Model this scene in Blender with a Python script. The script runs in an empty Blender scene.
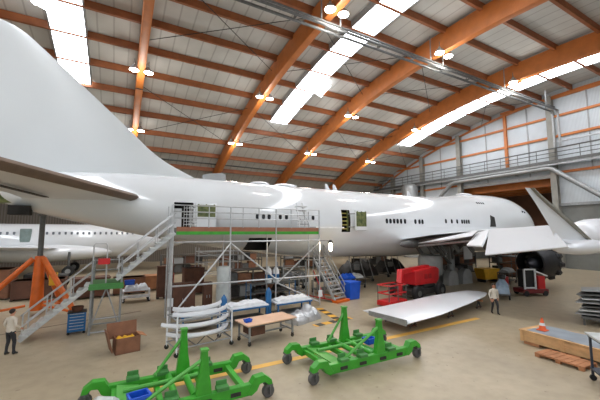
import bpy, bmesh, math, random
from mathutils import Vector, Matrix
R = math.radians
rnd = random.Random(7)
sc = bpy.context.scene
col = sc.collection

# ------------------------------------------------------------------ materials
def lin(c):
    c = c / 255.0
    return c / 12.92 if c <= 0.04045 else ((c + 0.055) / 1.055) ** 2.4
def rgb(t): return (lin(t[0]), lin(t[1]), lin(t[2]), 1)
MATS = {}
def mat(name, c, rough=0.5, metal=0.0, var=0.12, scale=3.0, c2=None, coat=0.0, bump=0.0):
    if name in MATS: return MATS[name]
    m = bpy.data.materials.new(name); m.use_nodes = True
    nt = m.node_tree; b = nt.nodes['Principled BSDF']
    b.inputs['Roughness'].default_value = rough
    b.inputs['Metallic'].default_value = metal
    b.inputs['Coat Weight'].default_value = coat
    b.inputs['Coat Roughness'].default_value = 0.03
    tc = nt.nodes.new('ShaderNodeTexCoord'); nz = nt.nodes.new('ShaderNodeTexNoise')
    nz.inputs['Scale'].default_value = scale; nz.inputs['Detail'].default_value = 4
    nt.links.new(tc.outputs['Object'], nz.inputs['Vector'])
    cr = nt.nodes.new('ShaderNodeValToRGB')
    a = rgb(c)
    if c2 is None:
        cr.color_ramp.elements[0].color = tuple(v * (1 - var) for v in a[:3]) + (1,)
        cr.color_ramp.elements[1].color = tuple(min(1, v * (1 + var)) for v in a[:3]) + (1,)
    else:
        cr.color_ramp.elements[0].color = a; cr.color_ramp.elements[1].color = rgb(c2)
    cr.color_ramp.elements[0].position = 0.35; cr.color_ramp.elements[1].position = 0.65
    nt.links.new(nz.outputs['Fac'], cr.inputs['Fac'])
    nt.links.new(cr.outputs['Color'], b.inputs['Base Color'])
    if bump:
        bp = nt.nodes.new('ShaderNodeBump'); bp.inputs['Strength'].default_value = bump
        nt.links.new(nz.outputs['Fac'], bp.inputs['Height']); nt.links.new(bp.outputs['Normal'], b.inputs['Normal'])
    MATS[name] = m
    return m
def emit(name, c, s):
    m = bpy.data.materials.new(name); m.use_nodes = True
    b = m.node_tree.nodes['Principled BSDF']
    b.inputs['Base Color'].default_value = rgb(c)
    b.inputs['Emission Color'].default_value = rgb(c)
    b.inputs['Emission Strength'].default_value = s
    MATS[name] = m
    return m
def striped(name, ca, cb, scale, axis='X', rough=0.5, sharp=0.5, width=0.02, dist=0.0):
    """two colours in bands along one object axis (sheet seams, corrugation, hazard strips)"""
    m = bpy.data.materials.new(name); m.use_nodes = True
    nt = m.node_tree; b = nt.nodes['Principled BSDF']; b.inputs['Roughness'].default_value = rough
    tc = nt.nodes.new('ShaderNodeTexCoord'); w = nt.nodes.new('ShaderNodeTexWave')
    w.bands_direction = axis; w.inputs['Scale'].default_value = scale; w.inputs['Distortion'].default_value = dist
    nt.links.new(tc.outputs['Object'], w.inputs['Vector'])
    cr = nt.nodes.new('ShaderNodeValToRGB')
    cr.color_ramp.elements[0].position = sharp - width; cr.color_ramp.elements[1].position = sharp + width
    cr.color_ramp.elements[0].color = rgb(ca); cr.color_ramp.elements[1].color = rgb(cb)
    nt.links.new(w.outputs['Fac'], cr.inputs['Fac'])
    nz = nt.nodes.new('ShaderNodeTexNoise'); nz.inputs['Scale'].default_value = 0.6; nz.inputs['Detail'].default_value = 5
    nt.links.new(tc.outputs['Object'], nz.inputs['Vector'])
    mr = nt.nodes.new('ShaderNodeMapRange'); mr.inputs['To Min'].default_value = 0.82; mr.inputs['To Max'].default_value = 1.12
    nt.links.new(nz.outputs['Fac'], mr.inputs['Value'])
    mx = nt.nodes.new('ShaderNodeMix'); mx.data_type = 'RGBA'; mx.blend_type = 'MULTIPLY'; mx.inputs['Factor'].default_value = 1
    nt.links.new(cr.outputs['Color'], mx.inputs['A']); nt.links.new(mr.outputs['Result'], mx.inputs['B'])
    nt.links.new(mx.outputs['Result'], b.inputs['Base Color'])
    MATS[name] = m
    return m

def floor_mat():
    m = bpy.data.materials.new('painted concrete floor'); m.use_nodes = True
    nt = m.node_tree; b = nt.nodes['Principled BSDF']
    tc = nt.nodes.new('ShaderNodeTexCoord')
    n1 = nt.nodes.new('ShaderNodeTexNoise'); n1.inputs['Scale'].default_value = 0.22; n1.inputs['Detail'].default_value = 8; n1.inputs['Roughness'].default_value = 0.62
    n2 = nt.nodes.new('ShaderNodeTexNoise'); n2.inputs['Scale'].default_value = 2.2; n2.inputs['Detail'].default_value = 8
    vo = nt.nodes.new('ShaderNodeTexNoise'); vo.inputs['Scale'].default_value = 5.5; vo.inputs['Detail'].default_value = 2
    for n in (n1, n2, vo): nt.links.new(tc.outputs['Object'], n.inputs['Vector'])
    cr = nt.nodes.new('ShaderNodeValToRGB')
    cr.color_ramp.elements[0].position = 0.3; cr.color_ramp.elements[1].position = 0.72
    cr.color_ramp.elements[0].color = rgb((156, 142, 118)); cr.color_ramp.elements[1].color = rgb((180, 165, 139))
    nt.links.new(n1.outputs['Fac'], cr.inputs['Fac'])
    c2 = nt.nodes.new('ShaderNodeValToRGB')
    c2.color_ramp.elements[0].position = 0.3; c2.color_ramp.elements[1].position = 0.6
    c2.color_ramp.elements[0].color = (0.86, 0.85, 0.83, 1); c2.color_ramp.elements[1].color = (1, 1, 1, 1)
    nt.links.new(n2.outputs['Fac'], c2.inputs['Fac'])
    c3 = nt.nodes.new('ShaderNodeValToRGB')
    c3.color_ramp.elements[0].position = 0.24; c3.color_ramp.elements[1].position = 0.31
    c3.color_ramp.elements[0].color = (0.55, 0.52, 0.48, 1); c3.color_ramp.elements[1].color = (1, 1, 1, 1)
    nt.links.new(vo.outputs['Fac'], c3.inputs['Fac'])
    mx = nt.nodes.new('ShaderNodeMix'); mx.data_type = 'RGBA'; mx.blend_type = 'MULTIPLY'; mx.inputs['Factor'].default_value = 1
    my = nt.nodes.new('ShaderNodeMix'); my.data_type = 'RGBA'; my.blend_type = 'MULTIPLY'; my.inputs['Factor'].default_value = 1
    nt.links.new(cr.outputs['Color'], mx.inputs['A']); nt.links.new(c2.outputs['Color'], mx.inputs['B'])
    nt.links.new(mx.outputs['Result'], my.inputs['A']); nt.links.new(c3.outputs['Color'], my.inputs['B'])
    nt.links.new(my.outputs['Result'], b.inputs['Base Color'])
    mr = nt.nodes.new('ShaderNodeMapRange'); mr.inputs['To Min'].default_value = 0.3; mr.inputs['To Max'].default_value = 0.5
    nt.links.new(n1.outputs['Fac'], mr.inputs['Value']); nt.links.new(mr.outputs['Result'], b.inputs['Roughness'])
    return m

WHITE = mat('aircraft white paint', (220, 223, 225), 0.12, 0, 0.02, 0.4, coat=0.6)
WHITE2 = mat('aircraft wing white', (224, 226, 230), 0.3, 0, 0.02, 0.5, coat=0.3)
FINW = mat('aircraft fin white', (203, 207, 208), 0.32, 0, 0.02, 0.3)
GREYW = mat('aircraft grey paint', (150, 152, 152), 0.4, 0, 0.08, 0.8)
DARK = mat('dark grey metal', (52, 50, 48), 0.55, 0.3, 0.25, 4)
BLACK = mat('black rubber', (24, 24, 25), 0.7, 0, 0.2, 5)
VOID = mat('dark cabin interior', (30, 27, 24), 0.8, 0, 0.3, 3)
GLASS = mat('dark cabin window glass', (26, 28, 32), 0.15, 0, 0.1, 5)
STEEL = mat('galvanised steel', (150, 152, 152), 0.45, 0.4, 0.12, 6)
STEELD = mat('aged grey steel', (98, 99, 98), 0.5, 0.4, 0.15, 4)
ALU = mat('bright aluminium', (190, 192, 194), 0.35, 0.5, 0.1, 5)
GLULAM = mat('glued laminated timber', (188, 110, 50), 0.5, 0, 0.1, 1.2)
PURLIN = mat('timber purlin', (144, 84, 46), 0.55, 0, 0.14, 1.2)
DECKB = mat('brown plywood deck', (150, 98, 74), 0.6, 0, 0.12, 2)
GREEN = mat('bright green paint', (56, 152, 40), 0.38, 0, 0.12, 3)
GREENL = mat('light green paint', (86, 164, 70), 0.4, 0, 0.08, 3)
DGREEN = mat('dull green paint', (66, 128, 62), 0.5, 0, 0.15, 3)
PRIMER = mat('green yellow primer', (122, 128, 78), 0.6, 0, 0.5, 4, c2=(70, 84, 50))
ORANGE = mat('orange jack paint', (208, 98, 24), 0.42, 0, 0.14, 2)
ORANGE2 = mat('orange plastic', (226, 96, 46), 0.5, 0, 0.08, 3)
RED = mat('red machine paint', (192, 28, 32), 0.35, 0, 0.1, 2)
BLUE = mat('blue cabinet paint', (28, 96, 150), 0.4, 0, 0.1, 3)
BLUE2 = mat('vivid blue plastic', (24, 84, 196), 0.4, 0, 0.08, 3)
YELLOW = mat('yellow paint', (220, 168, 40), 0.45, 0, 0.1, 3)
CARD = mat('brown cardboard', (132, 90, 66), 0.8, 0, 0.12, 3)
CARDL = mat('light brown cardboard', (172, 118, 80), 0.8, 0, 0.12, 3)
RUST = mat('red brown painted steel', (94, 60, 44), 0.65, 0, 0.2, 2)
WOOD = mat('pale pine board', (206, 164, 116), 0.65, 0, 0.12, 3)
WOODT = mat('tan bench top', (222, 182, 152), 0.5, 0, 0.06, 2)
TARP = mat('grey tarpaulin', (140, 148, 156), 0.5, 0, 0.12, 1.5, bump=0.3)
CLOTH = mat('white dust sheet', (222, 224, 226), 0.7, 0, 0.08, 4, bump=0.4)
FILM = mat('pale plastic film', (190, 194, 192), 0.35, 0, 0.1, 3, bump=0.3)
COVER = mat('grey wheel cover fabric', (160, 160, 158), 0.75, 0, 0.08, 3)
SKIN = mat('skin', (190, 136, 108), 0.55, 0, 0.05, 6)
SHIRT = mat('cream work shirt', (206, 196, 182), 0.8, 0, 0.06, 6)
SHIRT2 = mat('cream hooded jacket', (212, 204, 190), 0.8, 0, 0.06, 6)
TROU = mat('charcoal trousers', (46, 46, 50), 0.8, 0, 0.12, 6)
HAIR = mat('dark brown hair', (40, 28, 22), 0.7, 0, 0.2, 20)
SHOE = mat('black work shoes', (28, 26, 26), 0.6, 0, 0.1, 8)
LEDGE = mat('bare metal leading edge', (142, 138, 124), 0.35, 0.5, 0.06, 2)
LEDGEB = mat('brown leading edge boot', (116, 98, 84), 0.45, 0.2, 0.08, 2)
CONC = mat('grey concrete', (140, 138, 130), 0.75, 0, 0.1, 1)
GREYPANEL = mat('dull grey wall panel', (118, 120, 116), 0.6, 0, 0.1, 0.6)
WALLW = striped('white wall sheeting', (172, 179, 184), (200, 207, 211), 2.2, 'Y', 0.5, 0.25, 0.2)
CEIL = striped('roof deck sheeting', (168, 166, 160), (194, 193, 187), 0.25, 'X', 0.75, 0.025, 0.02, 0.4)
BACKW = striped('back wall sheeting', (92, 84, 74), (112, 104, 94), 1.0, 'X', 0.7, 0.4, 0.1)
HAZ = striped('yellow and black hazard paint', (30, 29, 28), (226, 168, 44), 0.34, 'X', 0.5, 0.42, 0.01)
LINE = mat('yellow floor paint', (226, 176, 84), 0.5, 0, 0.1, 1.5)
JOINT = mat('dark floor joint', (112, 104, 92), 0.6, 0, 0.15, 1.5)
SKYL = emit('daylit skylight panel', (245, 249, 255), 11.0)
LAMP = emit('lamp lens lit', (255, 250, 240), 40.0)
WORKL = emit('work light lit', (255, 236, 196), 14.0)

# ------------------------------------------------------------------ mesh builder
class MB:
    def __init__(s): s.bm = bmesh.new(); s.mi = 0
    def _f(s, vs):
        try:
            f = s.bm.faces.new(vs); f.material_index = s.mi; return f
        except ValueError: return None
    def box(s, c, d, rz=0, rx=0, ry=0):
        M = Matrix.Translation(Vector(c)) @ Matrix.Rotation(rz, 4, 'Z') @ Matrix.Rotation(ry, 4, 'Y') @ Matrix.Rotation(rx, 4, 'X')
        v = [s.bm.verts.new(M @ Vector((x * d[0] / 2, y * d[1] / 2, z * d[2] / 2))) for x in (-1, 1) for y in (-1, 1) for z in (-1, 1)]
        for q in ((0, 1, 3, 2), (4, 6, 7, 5), (0, 4, 5, 1), (2, 3, 7, 6), (0, 2, 6, 4), (1, 5, 7, 3)): s._f([v[i] for i in q])
        return s
    def b2(s, lo, hi):
        return s.box([(lo[i] + hi[i]) / 2 for i in range(3)], [abs(hi[i] - lo[i]) for i in range(3)])
    def bar(s, p, q, w, h=None, up=(0, 0, 1), w2=None, h2=None):
        h = h or w; p = Vector(p); q = Vector(q); d = (q - p).normalized(); u = Vector(up)
        if abs(d.dot(u)) > 0.98: u = Vector((1, 0, 0))
        a = d.cross(u).normalized(); b = a.cross(d).normalized()
        r = []
        for pt, ww, hh in ((p, w, h), (q, w2 or w, h2 or h)):
            r.append([s.bm.verts.new(pt + a * ww / 2 * i + b * hh / 2 * j) for i, j in ((-1, -1), (1, -1), (1, 1), (-1, 1))])
        s._loft(r, True)
        return s
    def _loft(s, r, caps=True, closed=True):
        n = len(r[0])
        for a, b in zip(r, r[1:]):
            for i in range(n if closed else n - 1):
                s._f([a[i], a[(i + 1) % n], b[(i + 1) % n], b[i]])
        if caps: s._f(list(reversed(r[0]))); s._f(r[-1])
    def loft(s, rings, caps=True, closed=True):
        s._loft([[s.bm.verts.new(Vector(p)) for p in g] for g in rings], caps, closed); return s
    def tube(s, pts, r, n=8, radii=None):
        P = [Vector(p) for p in pts]; rings = []
        prev = None
        for i, p in enumerate(P):
            d = (P[min(i + 1, len(P) - 1)] - P[max(i - 1, 0)]).normalized()
            if prev is None:
                u = Vector((0, 0, 1)) if abs(d.z) < 0.9 else Vector((1, 0, 0))
                a = d.cross(u).normalized()
            else:
                a = (prev - d * prev.dot(d)).normalized()
            prev = a; b = d.cross(a)
            rr = radii[i] if radii else r
            rings.append([p + a * rr * math.cos(t * 2 * math.pi / n) + b * rr * math.sin(t * 2 * math.pi / n) for t in range(n)])
        return s.loft(rings)
    def lathe(s, prof, o=(0, 0, 0), axis=(0, 0, 1), n=24, caps=True):
        ax = Vector(axis).normalized(); u = Vector((0, 0, 1)) if abs(ax.z) < 0.9 else Vector((1, 0, 0))
        a = ax.cross(u).normalized(); b = ax.cross(a); o = Vector(o)
        return s.loft([[o + ax * h + (a * math.cos(t * 2 * math.pi / n) + b * math.sin(t * 2 * math.pi / n)) * max(r, 1e-4) for t in range(n)] for r, h in prof], caps)
    def prism(s, poly, ext):
        e = Vector(ext); A = [s.bm.verts.new(Vector(p)) for p in poly]; B = [s.bm.verts.new(Vector(p) + e) for p in poly]
        s._loft([A, B]); return s
    def ball(s, c, r, n=12):
        if not hasattr(r, '__len__'): r = (r, r, r)
        m = n // 2
        prof = [(math.sin(math.pi * k / m), -math.cos(math.pi * k / m)) for k in range(m + 1)]
        c = Vector(c)
        return s.loft([[c + Vector((max(a, 1e-3) * math.cos(t * 2 * math.pi / n) * r[0], max(a, 1e-3) * math.sin(t * 2 * math.pi / n) * r[1], h * r[2])) for t in range(n)] for a, h in prof])
    def build(s, name, mats, parent=None, smooth=40, bevel=0.0, loc=None, rz=0):
        bmesh.ops.remove_doubles(s.bm, verts=s.bm.verts, dist=1e-5)
        bmesh.ops.recalc_face_normals(s.bm, faces=s.bm.faces)
        if bevel:
            ed = [e for e in s.bm.edges if len(e.link_faces) == 2 and e.calc_face_angle(0) > R(50)]
            bmesh.ops.bevel(s.bm, geom=ed, offset=bevel, segments=2, profile=0.5, affect='EDGES', clamp_overlap=True)
        me = bpy.data.meshes.new(name); s.bm.to_mesh(me); s.bm.free()
        for m in (mats if isinstance(mats, (list, tuple)) else [mats]): me.materials.append(m)
        if smooth:
            me.polygons.foreach_set('use_smooth', [True] * len(me.polygons))
            me.set_sharp_from_angle(angle=R(smooth))
        o = bpy.data.objects.new(name, me); col.objects.link(o)
        if loc: o.location = loc
        o.rotation_euler.z = rz
        if parent: o.parent = parent
        return o

def tag(o, label, cat, group=None, kind=None):
    o['label'] = label; o['category'] = cat
    if group: o['group'] = group
    if kind: o['kind'] = kind
    return o
def thing(name, label, cat, loc=(0, 0, 0), rz=0, group=None):
    o = bpy.data.objects.new(name, None); col.objects.link(o)
    o.empty_display_size = 0.3; o.location = loc; o.rotation_euler.z = rz
    return tag(o, label, cat, group)
def struct(o): o['kind'] = 'structure'; return o
def copy_tree(o, parent=None):
    c = o.copy(); col.objects.link(c); c.parent = parent
    for ch in list(o.children): copy_tree(ch, c)
    return c
TRIM = [0]
def trim(mb, m, **k):
    TRIM[0] += 1
    return struct(mb.build('trim_%d' % TRIM[0], m, **k))

# ------------------------------------------------------------------ camera, world
cam = bpy.data.cameras.new('camera'); co = bpy.data.objects.new('camera', cam); col.objects.link(co)
cam.sensor_width = 36; cam.lens = 36 * 325 / 600; cam.clip_end = 400
co.location = (0, 0, 4.75); co.rotation_euler = (R(90 + 5.62), 0, R(-29))
sc.camera = co
sc.view_settings.view_transform = 'Standard'; sc.view_settings.look = 'None'; sc.view_settings.gamma = 1
sc.view_settings.exposure = 0.0; sc.view_settings.use_curve_mapping = False
w = bpy.data.worlds.new('overcast daylight'); sc.world = w; w.use_nodes = True
bg = w.node_tree.nodes['Background']; bg.inputs['Color'].default_value = (0.88, 0.95, 1, 1); bg.inputs['Strength'].default_value = 0.95

# ------------------------------------------------------------------ the hall
def roof(y): return 24.2 - 0.006 * (y - 17) ** 2
YB, XW, XL, YF = 58.0, 51.6, -34.0, -12.0
m = MB(); m.b2((XL - 1, YF - 30, -0.3), (XW + 14, YB + 1, 0)); fl = struct(m.build('floor', floor_mat(), smooth=0))
ys = [YF + (YB - YF) * i / 28 for i in range(29)]
m = MB(); m.loft([[(XL, y, roof(y)), (XW + .3, y, roof(y)), (XW + .3, y, roof(y) + .3), (XL, y, roof(y) + .3)] for y in ys])
struct(m.build('ceiling', CEIL, smooth=30))
# arched main beams
BX = (1.15, 13.9, 26.4, 38.9)
for bx in (-11.1,) + BX:
    m = MB()
    m.loft([[(bx - .34, y, roof(y) - 2.35), (bx + .34, y, roof(y) - 2.35), (bx + .34, y, roof(y) - .35), (bx - .34, y, roof(y) - .35)] for y in ys[1:]])
    trim(m, GLULAM, smooth=30, bevel=0.04)
# purlins
y = 0.8
while y < 56:
    m = MB(); m.b2((XL, y - .13, roof(y) - .68), (XW - .05, y + .13, roof(y) - .03)); trim(m, PURLIN, smooth=0); y += 3.6
# roof bracing rods
for a, b in ((1.4, 13.9), (13.9, 26.4), (26.4, 38.9), (38.9, 51.2)):
    for y0, y1 in ((22, 31), (38, 47)):
        m = MB()
        m.tube([(a, y0, roof(y0) - 1.0), (b, y1, roof(y1) - 1.0)], .035, 5); m.tube([(b, y0, roof(y0) - 1.05), (a, y1, roof(y1) - 1.05)], .035, 5)
        trim(m, DARK)
# skylights: long daylit strips under the sheeting, with a tilted vent flap at one pane
def skylight(n, x0, x1, y0, y1, flap):
    m = MB(); yy = [y0 + (y1 - y0) * i / 14 for i in range(15)]
    m.loft([[(x0, y, roof(y) - .62), (x1, y, roof(y) - .62), (x1, y, roof(y) - .02), (x0, y, roof(y) - .02)] for y in yy])
    o = struct(m.build('window_%d' % n, SKYL, smooth=30))
    f = MB()
    for x in (x0 - .06, x1 + .06):
        f.loft([[(x - .06, y, roof(y) - .66), (x + .06, y, roof(y) - .66), (x + .06, y, roof(y) - .01), (x - .06, y, roof(y) - .01)] for y in yy])
    f.build('skylight_frame', STEEL, o)
    if flap:
        x, y = flap; f = MB()
        f.box((x, y, roof(y) - .75), (1.2, 1.9, .06), 0, R(-28), R(20)); f.box((x - .5, y, roof(y) - .55), (.06, 1.9, .9), 0, R(-8))
        f.build('vent_flap', SKYL, o, smooth=0)
skylight(1, -5.9, -3.4, -11, 40.0, (-6.0, 29.5)); skylight(2, 17.8, 20.4, -11, 40.8, (20.8, 32.0)); skylight(4, -18.6, -16.0, -11, 40.0, None); skylight(3, 42.3, 45.5, -11, 40.8, (42.6, 31.5))  # leftmost strip is out of view, added as fill light for the left floor

# walls
def wallpoly(name, ylo, yhi, zlo, zhi=None, m_=WALLW, x=XW, t=.3):
    m = MB(); n = max(2, int((yhi - ylo) / 2)); yy = [ylo + (yhi - ylo) * i / n for i in range(n + 1)]
    m.loft([[(x, y, zlo), (x + t, y, zlo), (x + t, y, zhi if zhi else roof(y)), (x, y, zhi if zhi else roof(y))] for y in yy])
    return struct(m.build(name, m_, smooth=0))
wallpoly('wall_right', YF, YB, 12.4)
wallpoly('wall_right_rear', 35.4, YB, 0, 12.4); wallpoly('wall_right_front', YF, 21.6, 8.4, 12.4)
wallpoly('wall_right_base', YF, 21.6, 0, 8.4, GREYPANEL)
wallpoly('wall_left', YF, YB, 0, None, WALLW, XL - .3)
m = MB(); m.b2((26, YF - .3, 0), (XW, YF, roof(YF) + .2)); struct(m.build('wall_front', WALLW, smooth=0))
m = MB(); m.b2((XL, YB, 0), (XW, YB + .3, roof(YB) + .2)); struct(m.build('wall_back', BACKW, smooth=0))
# recess behind the nose: a lower annexe with timber ceiling beams
m = MB(); m.b2((XW + .3, 20.5, 12.6), (XW + 13, 36.5, 12.9)); struct(m.build('ceiling_annexe', RUST, smooth=0))
m = MB(); m.b2((XW + 12.7, 20.5, 0), (XW + 13, 36.5, 12.6)); struct(m.build('wall_annexe', mat('brown annexe wall', (112, 76, 54), .7, 0, .2, .5), smooth=0))
for yy in (20.5, 36.3):
    m = MB(); m.b2((XW + .3, yy, 0), (XW + 12.7, yy + .2, 12.6)); struct(m.build('wall_annexe_side', GREYPANEL, smooth=0))
for xx in (1.6, 4.4, 7.2, 10.0):
    m = MB(); m.b2((XW + xx, 20.7, 11.2), (XW + xx + .5, 36.3, 12.55)); trim(m, GLULAM, smooth=0)
# girts, seams and columns on the right wall
for z, segs in ((20.5, ((YF, 52),)), (17.7, ((YF, 56),)), (23.1, ((4, 28),)), (12.75, ((YF, 21.2), (35.6, 57)))):
    for a, b in segs:
        m = MB(); m.b2((XW - .22, a, z - .16), (XW - .02, b, z + .16)); trim(m, GLULAM, smooth=0)
m = MB(); m.loft([[(XW - .25, y, roof(y) - 1.0), (XW - .02, y, roof(y) - 1.0), (XW - .02, y, roof(y) - .7), (XW - .25, y, roof(y) - .7)] for y in ys]); trim(m, GLULAM, smooth=30)
for yy in (-2, 3, 8, 13, 17.3, 24.4, 30.6, 39.2, 47.2, 54.5):
    m = MB(); m.b2((XW - .1, yy - .07, 12.5), (XW - .03, yy + .07, roof(yy) - 1.0)); trim(m, STEEL, smooth=0)
for yy in (6.5, 21.3, 35.2, 43.2, 51.0):
    m = MB()
    for sx in (0, .62): m.b2((XW - .75 + sx, yy - .36, 0), (XW - .67 + sx, yy + .36, roof(yy) - .7))
    m.b2((XW - .67, yy - .1, 0), (XW - .05, yy + .1, roof(yy) - .7)); trim(m, CONC, smooth=0)
m = MB(); m.b2((XW - .35, 27.2, 14.5), (XW - .03, 27.6, roof(27.4) - .7)); trim(m, GLULAM, smooth=0)
# frame round the nose opening
m = MB()
m.b2((XW - .2, 21.3, 12.1), (XW + .05, 35.6, 12.6)); m.b2((XW - .2, 21.35, 8.1), (XW + .05, 21.75, 12.4)); m.b2((XW - .2, YF, 8.2), (XW - .02, 21.5, 8.55))
trim(m, STEEL, smooth=0)
# floor markings
def strip(p, q, wd, mm=LINE, z=.004):
    p = Vector(p + (z,)); q = Vector(q + (z,)); m = MB(); m.bar(p, q, wd, .006); return trim(m, mm, smooth=0)
strip((-6, 11.2), (5.5, 11.25), .3); strip((5.5, 11.25), (17.6, 11.45), .3); strip((-30, 14.6), (-4.6, 20.4), .12, JOINT); strip((-4.6, 20.4), (1.4, 22.3), .12, JOINT)
m = MB(); m.box((0, 0, .004), (2.6, .42, .006)); trim(m, HAZ, smooth=0, loc=(10.2, 14.75, 0), rz=R(8))
m = MB(); m.box((0, 0, .004), (3.0, .42, .006)); trim(m, HAZ, smooth=0, loc=(10.9, 16.2, 0), rz=R(80))
# ------------------------------------------------------------------ overhead things
ORD = ('first', 'second', 'third', 'fourth')
def lamp_proto():
    t = thing('ceiling_lamp', '', 'lamp')
    a = MB(); a.lathe([(.09, .62), (.12, .5), (.3, .32), (.42, .1), (.44, 0), (.40, .02), (.28, .28)], n=20, caps=False); a.build('lamp_shade', ALU, t)
    a = MB(); a.lathe([(.39, .06), (.36, -.02), (.2, -.08), (0, -.1)], n=20); a.build('lens', LAMP, t)
    a = MB(); a.tube([(0, 0, .6), (0, 0, 1.15)], .035, 6); a.build('mounting_stem', STEELD, t)
    return t
LP = lamp_proto(); first = True
NEARS = {33.4: 'middle', 44.1: 'far', 19.2: 'near'}
for i, bx in enumerate(BX):
    for yy in ((33.4, 44.1) if i == 0 else (19.2, 33.4, 44.1)):
        for sx, side in ((-.62, 'left'), (.62, 'right')):
            t = LP if first else copy_tree(LP); first = False
            t.location = (bx + sx, yy, roof(yy) - 2.55)
            t['label'] = '%s lamp of the %s lit pair on the %s roof arch from the left' % (side, NEARS[yy], ORD[i])
            t['group'] = 'high bay lamps on the roof arches'
# dark round plates on the arches
for i, yy in ((0, 36.5), (1, 20.8), (2, 20.8)):
    a = MB(); a.lathe([(.34, 0), (.34, .05), (.3, .07)], axis=(0, -1, 0), n=20)
    o = a.build('number_plate', BLACK, loc=(BX[i], yy - 0.0, roof(yy) - 2.0)); o.rotation_euler = (R(-62), 0, 0)
    o.location = (BX[i], yy, roof(yy) - 2.40)
    tag(o, 'small round dark plate under the %s timber roof arch from the left' % ORD[i], 'plate', 'dark plates on the roof arches')
# crane rails
def crane(label, x0, x1, yy, z, drop):
    t = thing('crane_rail', label, 'rail', (x0, yy, z))
    for dy, dz, r in ((-.35, 0, .11), (.35, .05, .11), (0, .55, .09)):
        a = MB(); a.tube([(0, dy, dz), (x1 - x0, dy, dz)], r, 8); a.build('rail', STEELD, t)
    xx = 2.0
    while xx < x1 - x0 - 1:
        a = MB(); a.box((xx, 0, .05), (.12, .9, .1)); a.tube([(xx, -.3, .05), (xx, 0, .55), (xx, .3, .05)], .04, 6)
        a.build('rail_bracket', STEELD, t, smooth=0); xx += 4.1
    for bx in BX:
        for dx in (-.9, .9):
            zt = roof(yy) - z - .5
            if 0 < bx + dx - x0 < x1 - x0:
                a = MB(); a.tube([(bx + dx - x0, 0, .5), (bx + dx - x0, 0, zt)], .06, 6); a.build('hanger', STEEL, t)
    if drop:
        for dy in (-.3, .3):
            a = MB(); a.tube([(x1 - x0 - .3, dy, 0), (x1 - x0, dy, -.3), (x1 - x0, dy, -drop)], .14, 8); a.build('drop_pipe', STEEL, t)
        a = MB(); a.tube([(x1 - x0 - 3, -.35, .1), (x1 - x0 - 3, -.35, 2.0)], .1, 8); a.build('hanger', STEELD, t)
    return t
crane('grey double crane rail hung across the arches near the camera, dropping at right column', -20, 49.5, 20.0, 20.6, 4.8)
crane('grey crane rail running across the hall far behind the aircraft, near the back eave', -20, 48.5, 54.0, 16.0, 0)
# bridge walkway and pipe rack on the right wall
t = thing('wall_walkway', 'grey steel gallery with handrails running along the white right wall', 'walkway', (XW - .9, 0, 14.2))
a = MB(); a.b2((-.5, -10, -.12), (.55, 56, 0)); a.b2((-.55, -10, -.3), (-.45, 56, .1)); a.build('deck', STEELD, t, smooth=0)
for z, r in ((.55, .06), (1.1, .06), (1.65, .09)):
    a = MB(); a.tube([(-.5, -10, z), (-.5, 56, z)], r, 6); a.build('handrail', STEELD, t)
a = MB(); a.tube([(-.35, -10, -.45), (-.35, 56, -.45)], .13, 8); a.build('pipe', ALU, t)
a = MB(); a.tube([(.2, -10, 2.6), (.2, 20.6, 2.6)], .1, 8); a.build('pipe', ALU, t)
yy = -9
while yy < 56:
    a = MB(); a.tube([(-.5, yy, 0), (-.5, yy, 1.65)], .045, 6); a.build('post', STEELD, t); yy += 2.45
t = thing('air_duct', 'thick pale pipe above the nose opening, sloping down at its right end', 'pipe', (XW - 1.0, 35.9, 13.3))
a = MB(); a.tube([(0, 3.4, -2.6), (0, .7, -.2), (0, 0, 0), (0, -14.0, .05), (0, -14.6, -.1), (0, -19.6, -4.3), (0, -24, -4.6)], .32, 12); a.build('pipe_run', STEEL, t)
for yy in (-4, -10):
    a = MB(); a.b2((-.05, yy - .1, -.35), (.75, yy + .1, -.28)); a.build('pipe_bracket', STEELD, t)
a = MB(); a.lathe([(1.5, 0), (1.5, 13.0), (1.35, 13.6), (.9, 14.0), (0, 14.15)], n=28)
o = a.build('vent_tower', STEEL, loc=(XW - 2.4, 44.6, 0)); tag(o, 'grey domed vertical duct standing against the right wall behind the fuselage', 'duct')
# ------------------------------------------------------------------ the big white aircraft
def interp(tab, x):
    n = len(tab)
    if x <= tab[0][0]: return tab[0][1:]
    if x >= tab[-1][0]: return tab[-1][1:]
    for i in range(n - 1):
        if tab[i][0] <= x <= tab[i + 1][0]: break
    p1, p2 = tab[i], tab[i + 1]; h = p2[0] - p1[0]; t = (x - p1[0]) / h
    p0 = tab[i - 1] if i else p1; p3 = tab[i + 2] if i + 2 < n else p2
    out = []
    for k in range(1, len(p1)):
        m1 = (p2[k] - p0[k]) / (p2[0] - p0[0]) * h; m2 = (p3[k] - p1[k]) / (p3[0] - p1[0]) * h
        out.append((2 * t**3 - 3 * t**2 + 1) * p1[k] + (t**3 - 2 * t**2 + t) * m1 + (-2 * t**3 + 3 * t**2) * p2[k] + (t**3 - t**2) * m2)
    return out
FY = 23.0
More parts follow.
